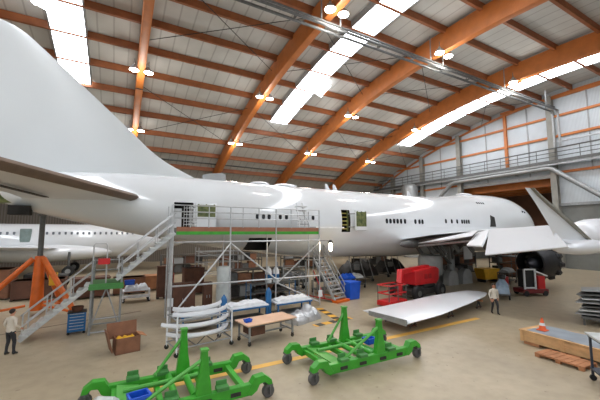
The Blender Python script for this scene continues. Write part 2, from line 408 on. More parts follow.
# x, centre z, half width, top half height, bottom half height
FUS = [(-6.6, 7.25, .45, .45, .45), (-5.5, 7.15, .8, .8, .85), (-4, 7.0, 1.15, 1.15, 1.2), (-2, 6.75, 1.5, 1.55, 1.45), (1, 6.4, 1.95, 2.05, 1.8),
       (4, 6.1, 2.3, 2.35, 2.1), (8, 5.8, 2.6, 2.6, 2.4), (12, 5.6, 2.8, 2.75, 2.75), (16, 5.5, 2.85, 2.85, 2.85), (27, 5.5, 2.85, 2.85, 2.85),
       (30, 5.5, 2.85, 3.05, 2.85), (33, 5.5, 2.85, 3.35, 2.85), (36, 5.5, 2.85, 3.5, 2.85), (39, 5.5, 2.85, 3.5, 2.85), (41.3, 5.45, 2.7, 3.35, 2.75),
       (43.5, 5.3, 2.35, 2.85, 2.4), (45.1, 5.1, 1.8, 2.1, 1.85), (46.2, 4.95, 1.15, 1.3, 1.2), (46.7, 4.9, .6, .65, .6), (46.9, 4.9, .05, .05, .05)]
def ring(x, n=48, grow=0.0):
    zc, w_, ht, hb = interp(FUS, x)
    return [(x, FY + (w_ + grow) * math.cos(2 * math.pi * k / n), zc + ((ht if math.sin(2 * math.pi * k / n) > 0 else hb) + grow) * math.sin(2 * math.pi * k / n)) for k in range(n)]
def skin(x, z):
    zc, w_, ht, hb = interp(FUS, x); h = ht if z > zc else hb
    q = max(0, 1 - ((z - zc) / h) ** 2); return FY - w_ * math.sqrt(q)
def slope(x, z):
    e = .05; return math.atan2(skin(x, z + e) - skin(x, z - e), 2 * e)
plane = thing('airliner', 'huge white wide-body airliner with stripped tail fin filling the hall, nose to the right', 'aircraft', (20, FY, 0))
def L(p): return (p[0] - 20, p[1] - FY, p[2])
def pm(mb, name, m_, parent=plane, **k):
    o = mb.build(name, m_, None, **k)
    o.data.transform(Matrix.Translation((-20, -FY, 0))); o.parent = parent
    return o
xs = [-6.6 + .5 * i for i in range(106)] + [46.2, 46.5, 46.7, 46.85, 46.9]
m = MB(); m.loft([ring(x) for x in xs]); fus = pm(m, 'fuselage', [WHITE, VOID], smooth=60)
# real recesses behind the two open cargo doors
DOORS = [(2.85, 3.95, 4.95, 6.55), (14.85, 15.65, 4.75, 6.45), (7.7, 9.3, 3.45, 4.35)]
def cut(o, boxes):
    c = MB(); c.mi = 0
    for (x0, x1, z0, z1) in boxes: c.b2((x0, skin((x0 + x1) / 2, (z0 + z1) / 2) - .8, z0), (x1, FY - .6, z1))
    cm = c.build('cutter', VOID, smooth=0)
    md = o.modifiers.new('cut', 'BOOLEAN'); md.object = cm; md.operation = 'DIFFERENCE'; md.solver = 'EXACT'; md.material_mode = 'TRANSFER'
    dg = bpy.context.evaluated_depsgraph_get(); dg.update()
    me = bpy.data.meshes.new_from_object(o.evaluated_get(dg)); o.modifiers.clear(); o.data = me
    me.set_sharp_from_angle(angle=R(40))
    bpy.data.objects.remove(cm)
cut(fus, DOORS)
# door 1 slab with lining, door 2 slab and frame rungs
def cargo_door(x0, x1, z0, z1, yoff, lower):
    yc = skin((x0 + x1) / 2, (z0 + z1) / 2) - yoff
    m = MB(); m.b2((x0, yc - .06, z0), (x1, yc + .06, z1)); d = pm(m, 'cargo_door', WHITE, bevel=.05)
    m = MB(); m.b2((x0 + .1, yc - .12, z0 + (z1 - z0) * max(.12, lower)), (x1 - .1, yc - .05, z1 - .15))
    for k in range(3): m.b2((x0 + .15 + k * (x1 - x0 - .35) / 2, yc - .15, z0 + (z1 - z0) * lower), (x0 + .2 + k * (x1 - x0 - .35) / 2, yc - .06, z1 - .1))
    g = pm(m, 'door_lining', PRIMER, smooth=0); g.parent = d
    m = MB(); m.b2((x0 + .08, yc - .15, z0 + .06), (x1 - .08, yc - .06, z0 + (z1 - z0) * lower)); g = pm(m, 'lower_lining', WHITE, smooth=0); g.parent = d
    for zz in (z0 + .3, z1 - .3):
        m = MB(); m.bar((x0 + .05, yc, zz), (x0 - .25, skin(x0 - .25, zz) + .15, zz), .1, .08); g = pm(m, 'hinge_arm', STEEL, smooth=0); g.parent = d
cargo_door(4.0, 5.3, 4.95, 6.55, .3, .45); cargo_door(15.85, 17.0, 4.85, 6.45, .28, .2)
for i in range(5):
    z = 5.0 + i * .3; yy = skin(15.25, z) + .3
    m = MB(); m.b2((14.9, yy - .04, z - .04), (15.6, yy + .04, z + .04)); pm(m, 'frame_rung', mat('yellow green rung paint', (176, 164, 84), .5), smooth=0)
m = MB(); m.b2((14.88, skin(15, 5.6) + .25, 4.8), (14.98, skin(15, 5.6) + .35, 6.4)); m.b2((15.52, skin(15, 5.6) + .25, 4.8), (15.62, skin(15, 5.6) + .35, 6.4)); pm(m, 'door_frame', PRIMER, smooth=0)
m = MB(); yy = skin(3.1, 5.7) + .35; m.b2((2.86, yy, 4.98), (3.35, yy + .04, 6.2)); pm(m, 'cabin_partition', CLOTH, smooth=0)
# cabin windows, each one a part
def win(x, z, w_=.26, h_=.36, m_=GLASS, name='cabin_window'):
    s = slope(x, z); m = MB(); poly = [(math.copysign(abs(math.cos(a)) ** .7, math.cos(a)) * w_ / 2, math.copysign(abs(math.sin(a)) ** .7, math.sin(a)) * h_ / 2) for a in [2 * math.pi * k / 12 for k in range(12)]]
    M = Matrix.Translation((x, skin(x, z) - .012, z)) @ Matrix.Rotation(-s, 4, 'X')
    m.prism([M @ Vector((p, 0, q)) for p, q in poly], M.to_3x3() @ Vector((0, .06, 0))); return pm(m, name, m_, smooth=0)
for x in (8.05, 8.48, 8.88, 9.7, 10.16, 12.28): win(x, 5.78, .24, .34)
for x in (19.42, 19.82, 20.24, 20.64, 21.05, 21.51, 22.79, 23.3, 23.69): win(x, 5.66, .27, .42)
for x in (26.9, 27.75, 28.55, 29.3, 29.65, 30.0, 30.35): win(x, 5.76, .27, .42)
for x in (33.06, 33.41, 33.77, 34.12): win(x, 7.82, .2, .3)
for i, x in enumerate((41.2, 41.75)): win(x, 7.12 - .06 * i, .4, .26, GLASS, 'cockpit_window')
# open crew hatch in front of the wing
m = MB(); m.prism([(33.9, skin(33.9, 5.45) - .04, 5.3), (34.9, skin(34.9, 5.45) - .04, 5.3), (34.75, skin(34.7, 6) - .04, 6.3), (34.15, skin(34.2, 6.4) - .04, 6.5)], (0, .3, 0)); pm(m, 'open_hatch', DARK, smooth=0)
# roof bumps and aerials
m = MB(); m.loft([[(x, FY + s * wd, 8.1 + (0 if s * s == 1 and k == 0 else h)) for s, k in ((-1, 0), (-.6, 1), (.6, 1), (1, 0))] for x, wd, h in ((4.95, .3, .62), (5.3, .36, .72), (6.25, .4, .85), (6.5, .4, .75), (6.55, .3, .2))]); pm(m, 'antenna_fairing', GREYW, smooth=50)
for x, l, h in ((9.2, .8, .2), (11.4, 1.05, .22), (34.0, 1.2, .2)):
    m = MB(); m.ball((x, FY, interp(FUS, x)[0] + interp(FUS, x)[2]), (l, .6, h), 16); pm(m, 'radome_bump', WHITE2)
for x in (15.2, 16.0, 25.0):
    zt = interp(FUS, x)[0] + interp(FUS, x)[2]
    m = MB(); m.prism([(x, FY - .04, zt - .05), (x + .5, FY - .04, zt - .05), (x + .2, FY - .04, zt + .45), (x, FY - .04, zt + .5)], (0, .08, 0)); pm(m, 'blade_antenna', WHITE2, smooth=0)
# tail fin: lens-shaped section between leading and trailing edge
def aero(le, te, thick, n=10, out=Vector((0, 1, 0))):
    """closed aerofoil ring from leading to trailing edge point"""
    le = Vector(le); te = Vector(te); c = te - le; up = []; dn = []
    for k in range(n + 1):
        t = (1 - math.cos(math.pi * k / n)) / 2
        th = thick * c.length * 5 * (.2969 * math.sqrt(t) - .126 * t - .3516 * t * t + .2843 * t**3 - .1036 * t**4)
        p = le + c * t; up.append(p + out * th); dn.append(p - out * th)
    return up + dn[-2:0:-1]
def fin_le(z):
    tab = [(7.9, 5.6), (8.3, 4.75), (8.65, 4.0), (9.3, 2.65), (10.1, 1.5), (11.1, .45), (14.36, -3.2), (16.1, -5.2), (16.5, -6.0), (16.75, -7.2)]
    return interp([(a, b) for a, b in tab], z)[0]
zs = [7.9, 8.1, 8.3, 8.65, 9, 9.4, 9.8, 10.2, 10.7, 11.2, 12, 13, 14, 15, 15.8, 16.1, 16.4, 16.6, 16.75]
m = MB(); m.loft([aero((fin_le(z), FY, z), (-6.9 - (z - 8) * .42, FY, z), .045 if z < 16.5 else .03) for z in zs]); pm(m, 'tail_fin', FINW, smooth=50)
# starboard stabiliser (port one is hidden behind the tail)
st = [((1.25, 21.7, 6.75), (-4.6, 22.2, 6.55)), ((.9, 21.0, 6.78), (-4.8, 21, 6.65)), ((-3.6, 14.3, 7.15), (-6.9, 14.3, 7.05)), ((-7.0, 9.4, 7.5), (-8.9, 9.2, 7.45)), ((-8.0, 8.9, 7.52), (-9.0, 8.9, 7.5))]
m = MB(); m.loft([aero(a, b, .06, out=Vector((0, 0, 1))) for a, b in st]); s_ = pm(m, 'stabiliser', WHITE2, smooth=50)
m = MB()
m.loft([[Vector(a) + (Vector(b) - Vector(a)).normalized() * d + Vector((0, 0, 1)) * h for d, h in ((-.02, 0), (.1, .14), (.4, .24), (.4, -.24), (.1, -.14))] for a, b in st[1:4]]); g = pm(m, 'leading_edge', LEDGEB, smooth=40); g.parent = s_
m = MB(); m.loft([[(x, y, z - .26) , (x - .25, y, z - .26), (x - .25, y, z - .22), (x, y, z - .22)] for x, y, z in ((-3.2, 20.6, 6.75), (-5.6, 14.4, 7.1))]); g = pm(m, 'elevator_gap', DARK, smooth=0); g.parent = s_
# exposed tail frames under the tail cone
m = MB(); m.loft([ring(x, 24, -.08)[12:24] + [(x, FY + .5, 6.3), (x, FY - .5, 6.3)] for x in (-6.2, -5.0)]); 
pm(m, 'exposed_tail_frame', PRIMER, smooth=0)
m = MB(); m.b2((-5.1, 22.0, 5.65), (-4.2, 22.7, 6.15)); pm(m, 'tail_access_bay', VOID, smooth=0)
# wing root fairing and starboard wing
def bulge(x):
    t = min(1, max(0, (x - 17.2) / 6)) * min(1, max(0, (41 - x) / 6)); return t * t * (3 - 2 * t)
def fair(x):
    out = []
    for (a, b, c), k in zip(ring(x, 48), range(48)):
        ang = 2 * math.pi * k / 48; lowf = min(1, max(0, (-.02 - math.sin(ang)) / .5)); lowf = lowf * lowf * (3 - 2 * lowf)
        g = -.06 + .62 * bulge(x) * lowf
        out.append((a, FY + (b - FY) * (1 + g / 2.85), 5.5 + (c - 5.5) * (1 + g * (.3 if math.sin(ang) < -.6 else .8) / 2.85)))
    return out
m = MB(); m.loft([fair(17.0 + .5 * i) for i in range(49)]); pm(m, 'wing_root_fairing', WHITE, smooth=60)
WT = [((36.5, 20.4, 4.75), (20.8, 20.4, 4.05)), ((33.0, 16.8, 4.85), (20.9, 16.8, 4.55)), ((29.0, 13.0, 4.85), (20.8, 13.0, 4.85)), ((27.2, 10.6, 4.6), (20.2, 10.6, 4.85)), ((25.4, 8.6, 4.15), (19.6, 8.6, 4.5)), ((24.6, 8.0, 3.95), (20.4, 7.9, 4.1))]
m = MB(); m.loft([aero(a, b, .05, out=Vector((0, 0, 1))) for a, b in WT]); wing = pm(m, 'wing', WHITE2, smooth=50)
def flap(tl, tr, bl, br, name, th=.14):
    a = [Vector(v) for v in (tl, tr, br, bl)]; nrm = (a[1] - a[0]).cross(a[3] - a[0]).normalized()
    m = MB(); m.prism(a, nrm * th); g = pm(m, name, WHITE2, smooth=0, bevel=.04); g.parent = wing
flap((20.04, 12.0, 4.93), (19.91, 8.75, 5.12), (19.43, 12.0, 3.36), (19.41, 7.71, 4.01), 'drooped_flap')
flap((20.84, 13.3, 4.75), (20.2, 12.1, 4.9), (19.76, 13.4, 3.91), (19.3, 12.1, 3.9), 'inner_flap')
flap((21.13, 18.5, 3.83), (20.39, 12.9, 4.85), (21.23, 16.5, 3.96), (19.98, 13.1, 4.49), 'inboard_flap', .05)
# winglet, swept aft, with a bare metal leading edge
WL = [((24.2, 8.2, 4.0), (19.8, 8.45, 4.3)), ((23.5, 8.25, 4.22), (19.6, 8.4, 4.6)), ((21.5, 8.25, 5.15), (19.05, 8.35, 5.12)), ((19.25, 8.22, 6.07), (17.96, 8.3, 6.03)), ((18.2, 8.2, 6.49), (17.37, 8.25, 6.44)), ((17.4, 8.2, 6.86), (16.79, 8.22, 6.85))]
m = MB(); m.loft([aero(a, b, .035) for a, b in WL]); g = pm(m, 'winglet', WHITE2, smooth=50); wl = g; g.parent = wing
m = MB(); m.loft([[Vector(a) + (Vector(b) - Vector(a)).normalized() * d + Vector((0, h, 0)) for d, h in ((-.04, 0), (.06, .1), (k, .15), (k, -.16), (.06, -.12))] for (a, b), k in zip(WL[:6], (.7, .62, .5, .4, .3, .2))]); g = pm(m, 'leading_edge', LEDGE, smooth=40); g.parent = wl
# tip fairing under the winglet
m = MB(); m.ball((22.6, 8.35, 3.93), (3.1, .75, .42), 20); g = pm(m, 'wing_tip_fairing', WHITE2); g.parent = wing
m = MB(); m.loft([aero(a, b, .05, out=Vector((0, 0, 1))) for a, b in (((36.5, 25.6, 4.75), (20.8, 25.6, 4.05)), ((31, 33, 5.1), (21, 33, 4.9)), ((25.5, 41, 5.3), (21, 41, 5.2)))]); pm(m, 'port_wing', WHITE2, smooth=50)
# flap track fairings, dark flap linkage under the wing
m = MB(); m.ball((21.2, 19.0, 3.75), (1.6, .35, .33), 16); g = pm(m, 'flap_track_fairing', STEELD); g.parent = wing
for x0, y0, z0, x1, y1, z1 in ((22.5, 18.5, 3.9, 25.5, 18.8, 2.0), (23.0, 17.0, 4.3, 26.0, 19.0, 2.4), (24, 16, 4.4, 24.4, 17.5, 3.0)):
    m = MB(); m.bar((x0, y0, z0), (x1, y1, z1), .14); g = pm(m, 'flap_strut', STEELD, smooth=0); g.parent = wing
m = MB(); m.loft([[(21.6, 20.2, 3.55), (33.5, 20.2, 3.2), (33.5, 20.2, 4.35), (21.6, 20.2, 3.95)], [(21.05, 13.6, 4.25), (29, 13.6, 4.1), (29, 13.6, 4.7), (21.05, 13.6, 4.8)]]); g = pm(m, 'underwing_shade', mat('dark brown underwing shade', (66, 58, 52), .7, 0, .35, 1.2), smooth=0)  # added box; its dark brown colour stands in for shade under the wing
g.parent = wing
for k in range(6):
    x = 21.6 + .15 * k; yy = 19.4 - 1.05 * k
    m = MB(); m.bar((x, yy, 4.0 + .05 * k), (x + .9, yy - .1, 2.9 + .1 * k), .12, .3); g = pm(m, 'cove_rib', STEELD, smooth=0); g.parent = wing
m = MB(); m.tube([(21.5, 19.6, 3.5), (21.2, 14, 4.15)], .08, 8); g = pm(m, 'torque_tube', ALU); g.parent = wing
# main landing gear: leg, braces, truck beam and wheels
gear = MB(); gear.tube([(27.4, 20.2, 4.4), (27.4, 20.2, 1.0)], .26, 14); gear.tube([(27.4, 20.2, 2.6), (27.4, 20.2, 1.2)], .34, 14); g0 = pm(gear, 'landing_gear_leg', STEEL)
m = MB(); m.bar((27.4, 20.2, 1.6), (25.2, 20.4, 3.9), .16); m.bar((27.4, 20.2, 2.2), (29.6, 20.6, 4.0), .16); g = pm(m, 'side_brace', STEELD, smooth=0); g.parent = g0
m = MB(); m.b2((28.3, 19.4, 2.2), (29.5, 19.5, 4.1)); g = pm(m, 'gear_door', WHITE2, smooth=0, bevel=.03); g.parent = g0
m = MB(); m.bar((26.4, 20.2, .7), (28.6, 20.2, .7), .3); g = pm(m, 'truck_beam', STEELD, smooth=0); g.parent = g0
for x in (26.5, 28.5):
    for yy in (19.6, 20.8):
        m = MB(); m.lathe([(.25, -.2), (.55, -.2), (.62, -.12), (.62, .12), (.55, .2), (.25, .2)], (x, yy, .62), (0, 1, 0), 24); g = pm(m, 'wheel', BLACK); g.parent = g0
m = MB(); m.lathe([(.95, -1.6), (1.15, 0), (1.15, .8)], (23.0, 21.6, 2.9), (0, 0, 1), 20); 
# nacelle hanging behind the wheel covers (grey drum below the fairing)
m.bm.free()
m = MB(); m.lathe([(.9, 1.15), (1.0, 1.3), (1.0, 2.5), (.9, 2.75), (.5, 2.85)], (23.6, 19.4, 0), (0, 0, 1), 24)
o = m.build('covered_drum', COVER); tag(o, 'pale grey covered drum on a stand beneath the wing root, behind the red lift', 'drum')
for a in range(3):
    m = MB(); m.tube([(23.6 + .8 * math.cos(a * 2.1), 19.4 + .8 * math.sin(a * 2.1), 0), (23.6 + .6 * math.cos(a * 2.1), 19.4 + .6 * math.sin(a * 2.1), 1.2)], .06, 6)
    g = m.build('stand_leg', STEELD, o)
# engine under the wing with scalloped exhaust ring, seen from behind
EC = Vector((30.4, 14.9, 2.15))
en = thing('jet_engine', 'big black jet engine with toothed rim hanging below the right-hand wing', 'engine', tuple(EC))
SOOT = mat('sooty engine casing', (30, 29, 32), .5, .3, .2, 3)
m = MB(); m.lathe([(1.0, 0), (1.12, .05), (1.3, .5), (1.38, 1.2), (1.38, 1.9)], axis=(1, 0, 0), n=32, caps=False); m.lathe([(1.0, 0), (.95, .4), (.9, 1.4)], axis=(1, 0, 0), n=32, caps=False); part_ = m.build('casing', SOOT, en)
m = MB(); n = 72
def lobed(r0, r1, x): return [(x, (r1 if k % 6 < 3 else r0) * math.cos(2 * math.pi * k / n), (r1 if k % 6 < 3 else r0) * math.sin(2 * math.pi * k / n)) for k in range(n)]
m.loft([lobed(1.36, 1.4, 1.7), lobed(1.38, 1.56, 1.85), lobed(1.38, 1.58, 2.25), lobed(1.3, 1.45, 2.35)]); m.build('toothed_rim', SOOT, en, smooth=0)
m = MB(); m.lathe([(.02, -.25), (.3, .05), (.5, .5), (.6, 1.3)], axis=(1, 0, 0)); m.build('exhaust_cone', mat('grey blue cone', (88, 90, 100), .4, .6), en)
for k in range(12):
    a = 2 * math.pi * k / 12; m = MB(); m.bar((1.1, .5 * math.cos(a), .5 * math.sin(a)), (1.0, 1.0 * math.cos(a), 1.0 * math.sin(a)), .3, .06, up=(1, 0, 0)); m.build('guide_vane', DARK, en, smooth=0)
m = MB(); m.prism([(.6, -.25, 1.2), (1.9, -.25, 1.25), (1.9, -.25, 2.2), (.9, -.25, 2.2)], (0, .5, 0)); m.build('pylon', GREYW, en, smooth=0)

# ------------------------------------------------------------------ second airliner behind, on its wheels
p2 = thing('narrow_airliner', 'smaller white airliner with a row of windows, parked behind the big tail at left', 'aircraft', (-8, 46, 0))
m = MB(); N2 = [(-28, 3.7, 1.95, 0), (8.5, 3.7, 1.95, 0), (11, 3.85, 1.8, 0), (14, 4.2, 1.45, 0), (17, 4.6, 1.0, 0), (20, 4.95, .5, 0)]
m.loft([[(x, r * math.cos(2 * math.pi * k / 32), z + r * math.sin(2 * math.pi * k / 32)) for k in range(32)] for x, z, r, _ in N2]); m.build('fuselage', WHITE, p2, smooth=60)
x = -12.0; k = 0
while x < 10.3:
    if not (-1.4 < x < .3):
        m = MB(); m.box((x, -1.72, 4.62), (.2, .3, .3)); m.build('cabin_window', mat('grey cabin window', (110, 116, 124), .3), p2, smooth=0, bevel=.05)
    x += .55
m = MB(); m.box((-.6, -1.74, 4.35), (.95, .42, 1.5)); m.build('overwing_exit', mat('grey green door', (118, 134, 130), .5), p2, smooth=0, bevel=.08)
m = MB(); m.ball((.8, -.9, 2.5), (7, 1.9, 1.05), 32); m.build('belly_fairing', WHITE, p2)
W2 = [((3.2, -1.2, 2.9), (-3.2, -1.2, 2.75)), ((-1.0, -7.5, 3.35), (-4.2, -7.5, 3.3)), ((-5.2, -15.5, 3.9), (-6.6, -15.5, 3.9))]
m = MB(); m.loft([aero(a, b, .06, out=Vector((0, 0, 1))) for a, b in W2]); m.build('wing', WHITE2, p2, smooth=50)
def gear2(x, y, h):
    m = MB(); m.tube([(x, y, h), (x, y, .5)], .13, 10); g = m.build('landing_gear_leg', STEELD, p2)
    for s in (-.32, .32):
        m = MB(); m.lathe([(.2, -.16), (.48, -.16), (.55, -.08), (.55, .08), (.48, .16), (.2, .16)], (x, y + s, .55), (0, 1, 0), 20); m.build('wheel', BLACK, p2)
        m = MB(); m.lathe([(.26, -.18), (.26, .18)], (x, y + s, .55), (0, 1, 0), 16); m.build('hub', STEEL, p2)
gear2(3.4, -2.6, 2.6); gear2(3.4, 2.6, 2.6); gear2(-14, 0, 2.0); gear2(-4.4, -5.0, 3.0)
# white fuselage section at the right edge, behind the wing tip
p3 = thing('regional_aircraft', 'white aircraft fuselage showing behind the winglet at right edge of the picture', 'aircraft', (36.0, 12.9, 0))
m = MB(); m.loft([[(x, r * math.cos(2 * math.pi * k / 32), z + r * math.sin(2 * math.pi * k / 32)) for k in range(32)] for x, z, r in ((-2.2, 4.2, .05), (-2.15, 4.2, .5), (-1.8, 4.25, 1.0), (-1.1, 4.3, 1.35), (.4, 4.38, 1.5), (2.2, 4.4, 1.58), (13, 4.4, 1.58))]); m.build('fuselage', WHITE2, p3, smooth=60)
m = MB(); m.tube([(4.5, 0, 2.9), (4.5, 0, .5)], .12, 10); m.lathe([(.15, -.12), (.4, -.12), (.42, 0), (.4, .12), (.15, .12)], (4.5, 0, .42), (0, 1, 0), 20); m.build('nose_gear', STEELD, p3)
for s in (-1.4, 1.4):
    m = MB(); m.tube([(11.5, s * .6, 3.2), (11.5, s, .5)], .12, 10); m.lathe([(.15, -.15), (.45, -.15), (.48, 0), (.45, .15), (.15, .15)], (11.5, s, .48), (0, 1, 0), 20); m.build('main_gear', STEELD, p3)
# ------------------------------------------------------------------ maintenance dock in front of the fuselage
D = thing('maintenance_dock', 'long scaffold dock with brown deck edge and green stripe along the fuselage', 'scaffold', (7, 18.6, 0))
def part(mb, name, m_, parent, **k): return mb.build(name, m_, parent, **k)
m = MB(); m.b2((-4.3, 0, 4.6), (4.7, 1.35, 4.98)); part(m, 'deck', mat('grey deck plate', (120, 116, 108), .6), D, smooth=0)
m = MB(); m.b2((-4.3, -.08, 4.78), (4.7, 0, 5.03)); part(m, 'toe_board', DECKB, D, smooth=0)
m = MB(); m.b2((-4.3, -.09, 4.6), (4.7, 0, 4.78)); part(m, 'green_edge', GREEN, D, smooth=0)
for x in (-4.55, -1.35, 1.55, 4.72):
    for yy in (-.12, 1.3):
        if x in (-1.35, 1.55) and yy > 0: top = 4.6
        else: top = 6.2
        m = MB(); m.tube([(x, yy, 0), (x, yy, top)], .045, 8); part(m, 'scaffold_post', ALU, D)
for z in (5.5, 5.85, 6.2):
    m = MB(); m.tube([(-4.55, -.12, z), (4.72, -.12, z)], .035, 6); part(m, 'guard_rail', ALU, D)
for z in (4.2, 1.9):
    m = MB(); m.tube([(-4.55, -.12, z), (4.72, -.12, z)], .05, 6); part(m, 'ledger', ALU, D)
for p, q in (((-4.5, .3), (-1.35, 4.1)), ((-1.35, 4.1), (1.5, 1.9)), ((4.7, 4.1), (1.55, 1.6)), ((1.5, 1.7), (4.7, .2))):
    m = MB(); m.tube([(p[0], -.2, p[1]), (q[0], -.2, q[1])], .045, 6); part(m, 'brace', ALU, D)
for x in (-3.6, -2.6, -.6, .4, 2.6, 3.6):
    m = MB(); m.tube([(x, -.12, 5.0), (x, -.12, 6.2)], .03, 6); part(m, 'rail_post', ALU, D)
for x in (-3.6, 3.4):
    m = MB()
    for k in range(6): m.tube([(x - .35 + k * .14, -.1, 5.05), (x - .35 + k * .14, -.1, 6.15)], .012, 4)
    for k in range(6): m.tube([(x - .35, -.1, 5.15 + k * .18), (x + .35, -.1, 5.15 + k * .18)], .012, 4)
    part(m, 'mesh_gate', CLOTH, D)
m = MB(); m.prism([(4.6, .1, 5.0), (4.6, 1.3, 5.0), (7.6, 1.3, 5.02), (7.4, .7, 5.02)], (0, 0, .1)); part(m, 'ramp_flap', CLOTH, D, smooth=0)
for q in ((4.72, -.2, .75), (-4.5, -.2, 1.1)):
    m = MB(); m.box(q, (.28, .04, .42)); part(m, 'notice_tag', CLOTH, D, smooth=0)
# white bench-like ladder stand standing on the dock
t = thing('platform_steps', 'small white steps standing on the dock beside the fuselage', 'steps', (10.9, 19.2, 4.98))
for s in (-.28, .28):
    m = MB(); m.bar((s, 0, 0), (s * .8 - .25, .1, 1.75), .07); m.bar((s + .5, .2, 0), (s * .8 - .2, .2, 1.3), .06); part(m, 'rail', CLOTH, t, smooth=0)
for k in range(4):
    m = MB(); m.box((.02 - .05 * k + .1, .1, .3 + .3 * k), (.5, .25, .04)); part(m, 'tread', STEELD, t, smooth=0)
m = MB(); m.box((-.1, .12, 1.5), (.75, .5, .06)); part(m, 'top_step', CLOTH, t, smooth=0)

# ------------------------------------------------------------------ boarding stair at the left of the dock
S = thing('access_stair', 'two-flight steel stair with green half landing leading up to the dock', 'stairs', (-3.5, 18.3, 0))
def flight(p, q, n, wd, parent, th=.1):
    p = Vector(p); q = Vector(q)
    for yy in (0, wd):
        o_ = Vector((0, yy, 0)); m = MB(); m.bar(p + o_, q + o_, .07, .16); part(m, 'stringer', ALU, parent, smooth=0)
    for k in range(n):
        c = p + (q - p) * ((k + .5) / n); m = MB(); m.box((c.x, c.y + wd / 2 - .06, c.z + .08), (.32, wd + .02, .09)); part(m, 'tread', FILM, parent, smooth=0, bevel=.01)
flight((0, 0, .12), (2.5, 0, 2.3), 9, 1.1, S); flight((3.5, 0, 2.45), (6.1, 0, 4.7), 9, 1.1, S)
m = MB(); m.b2((2.4, -.1, 2.12), (3.8, 1.7, 2.32)); part(m, 'landing_deck', DGREEN, S, smooth=0)
m = MB(); m.b2((2.38, -.12, 2.05), (3.82, -.1, 2.22)); part(m, 'landing_edge', DGREEN, S, smooth=0)
for x in (2.5, 3.72):
    for yy in (0, 1.6):
        m = MB(); m.tube([(x, yy, 0), (x, yy, 3.4)], .045, 8); part(m, 'landing_post', STEEL, S)
for p, q in (((2.5, 0, .1), (3.72, 0, .1)), ((2.5, 1.6, .1), (3.72, 1.6, .1)), ((2.5, 0, .7), (3.72, 0, .7)), ((2.5, 0, .2), (3.1, 0, 2.1)), ((3.72, 0, .2), (3.1, 0, 2.1)), ((2.5, 0, .1), (2.5, 1.6, .1)), ((2.5, 1.6, 2.8), (3.72, 1.6, 2.8)), ((2.5, 1.6, 3.3), (3.72, 1.6, 3.3))):
    m = MB(); m.tube([p, q], .035, 6); part(m, 'landing_brace', STEEL, S)
m = MB(); m.tube([(2.5, .1, 2.3), (2.5, .1, 4.1), (2.56, .1, 4.2), (3.0, .1, 4.2), (3.06, .1, 4.1), (3.06, .1, 2.3)], .035, 6); part(m, 'guard_hoop', ALU, S)
m = MB(); m.box((2.95, .05, 3.35), (.5, .06, .28)); part(m, 'red_plate', RED, S, smooth=0)
for yy in (0, 1.1):
    for h in (.55, 1.05):
        m = MB(); m.tube([(0, yy, .12 + h), (2.5, yy, 2.3 + h)], .035, 6); part(m, 'handrail', ALU, S)
        m = MB(); m.tube([(3.5, yy, 2.45 + h), (6.1, yy, 4.7 + h)], .035, 6); part(m, 'handrail', ALU, S)
    for t_ in (.03, .35, .68):
        m = MB(); z = .12 + 2.18 * t_; m.tube([(2.5 * t_, yy, z), (2.5 * t_, yy, z + 1.05)], .03, 6); part(m, 'baluster', ALU, S)
        m = MB(); z = 2.45 + 2.25 * t_; m.tube([(3.5 + 2.6 * t_, yy, z), (3.5 + 2.6 * t_, yy, z + 1.05)], .03, 6); part(m, 'baluster', ALU, S)
for yy in (0, 1.1):
    m = MB(); m.tube([(6.0, yy, 0), (6.0, yy, 5.8)], .045, 8); part(m, 'tower_post', ALU, S)
m = MB(); m.tube([(6.0, 0, 1.0), (6.0, 1.1, 2.5), (6.0, 0, 4.0)], .03, 6); part(m, 'tower_brace', STEEL, S)
# ------------------------------------------------------------------ steep steel steps with orange foot at the right of the dock
S2 = thing('mobile_steps', 'steep grey metal steps with orange foot beside the blue bin', 'stairs', (13.5, 18.65, 0), R(15))
p = Vector((0, 0, .12)); q = Vector((0, 2.0, 2.85))
for x in (-.57, .57):
    o_ = Vector((x, 0, 0)); m = MB(); m.bar(p + o_, q + o_, .06, .18); part(m, 'stringer', ALU, S2, smooth=0)
    for h in (.5, .95):
        m = MB(); m.tube([p + o_ + Vector((0, 0, h)), q + o_ + Vector((0, 0, h))], .028, 6); part(m, 'handrail', STEEL, S2)
    for k in (.05, .35, .65, .98):
        c = p + (q - p) * k + o_; m = MB(); m.tube([c, c + Vector((0, 0, .95))], .025, 6); part(m, 'baluster', STEEL, S2)
for k in range(11):
    c = p + (q - p) * ((k + .4) / 11); m = MB(); m.box((0, c.y - .03, c.z + .06), (1.1, .24, .05)); part(m, 'tread', ALU, S2, smooth=0)
m = MB(); m.b2((-.66, -.32, 0), (.66, .2, .16)); part(m, 'foot_frame', ORANGE, S2, smooth=0, bevel=.02)
m = MB(); m.b2((-.62, 1.95, 2.78), (.62, 2.75, 2.88)); part(m, 'top_platform', STEELD, S2, smooth=0)
for x in (-.58, .58):
    for yy in (2.0, 2.7):
        m = MB(); m.tube([(x, yy, 0), (x, yy, 3.8 if yy < 2.5 else 2.95)], .035, 6); part(m, 'post', STEEL, S2)
    m = MB(); m.tube([(x, .1, .15), (x, 2.7, .15)], .04, 6); m.tube([(x, .9, .15), (x, 2.0, 2.0)], .03, 6); part(m, 'base_rail', RED if x < 0 else ORANGE, S2)
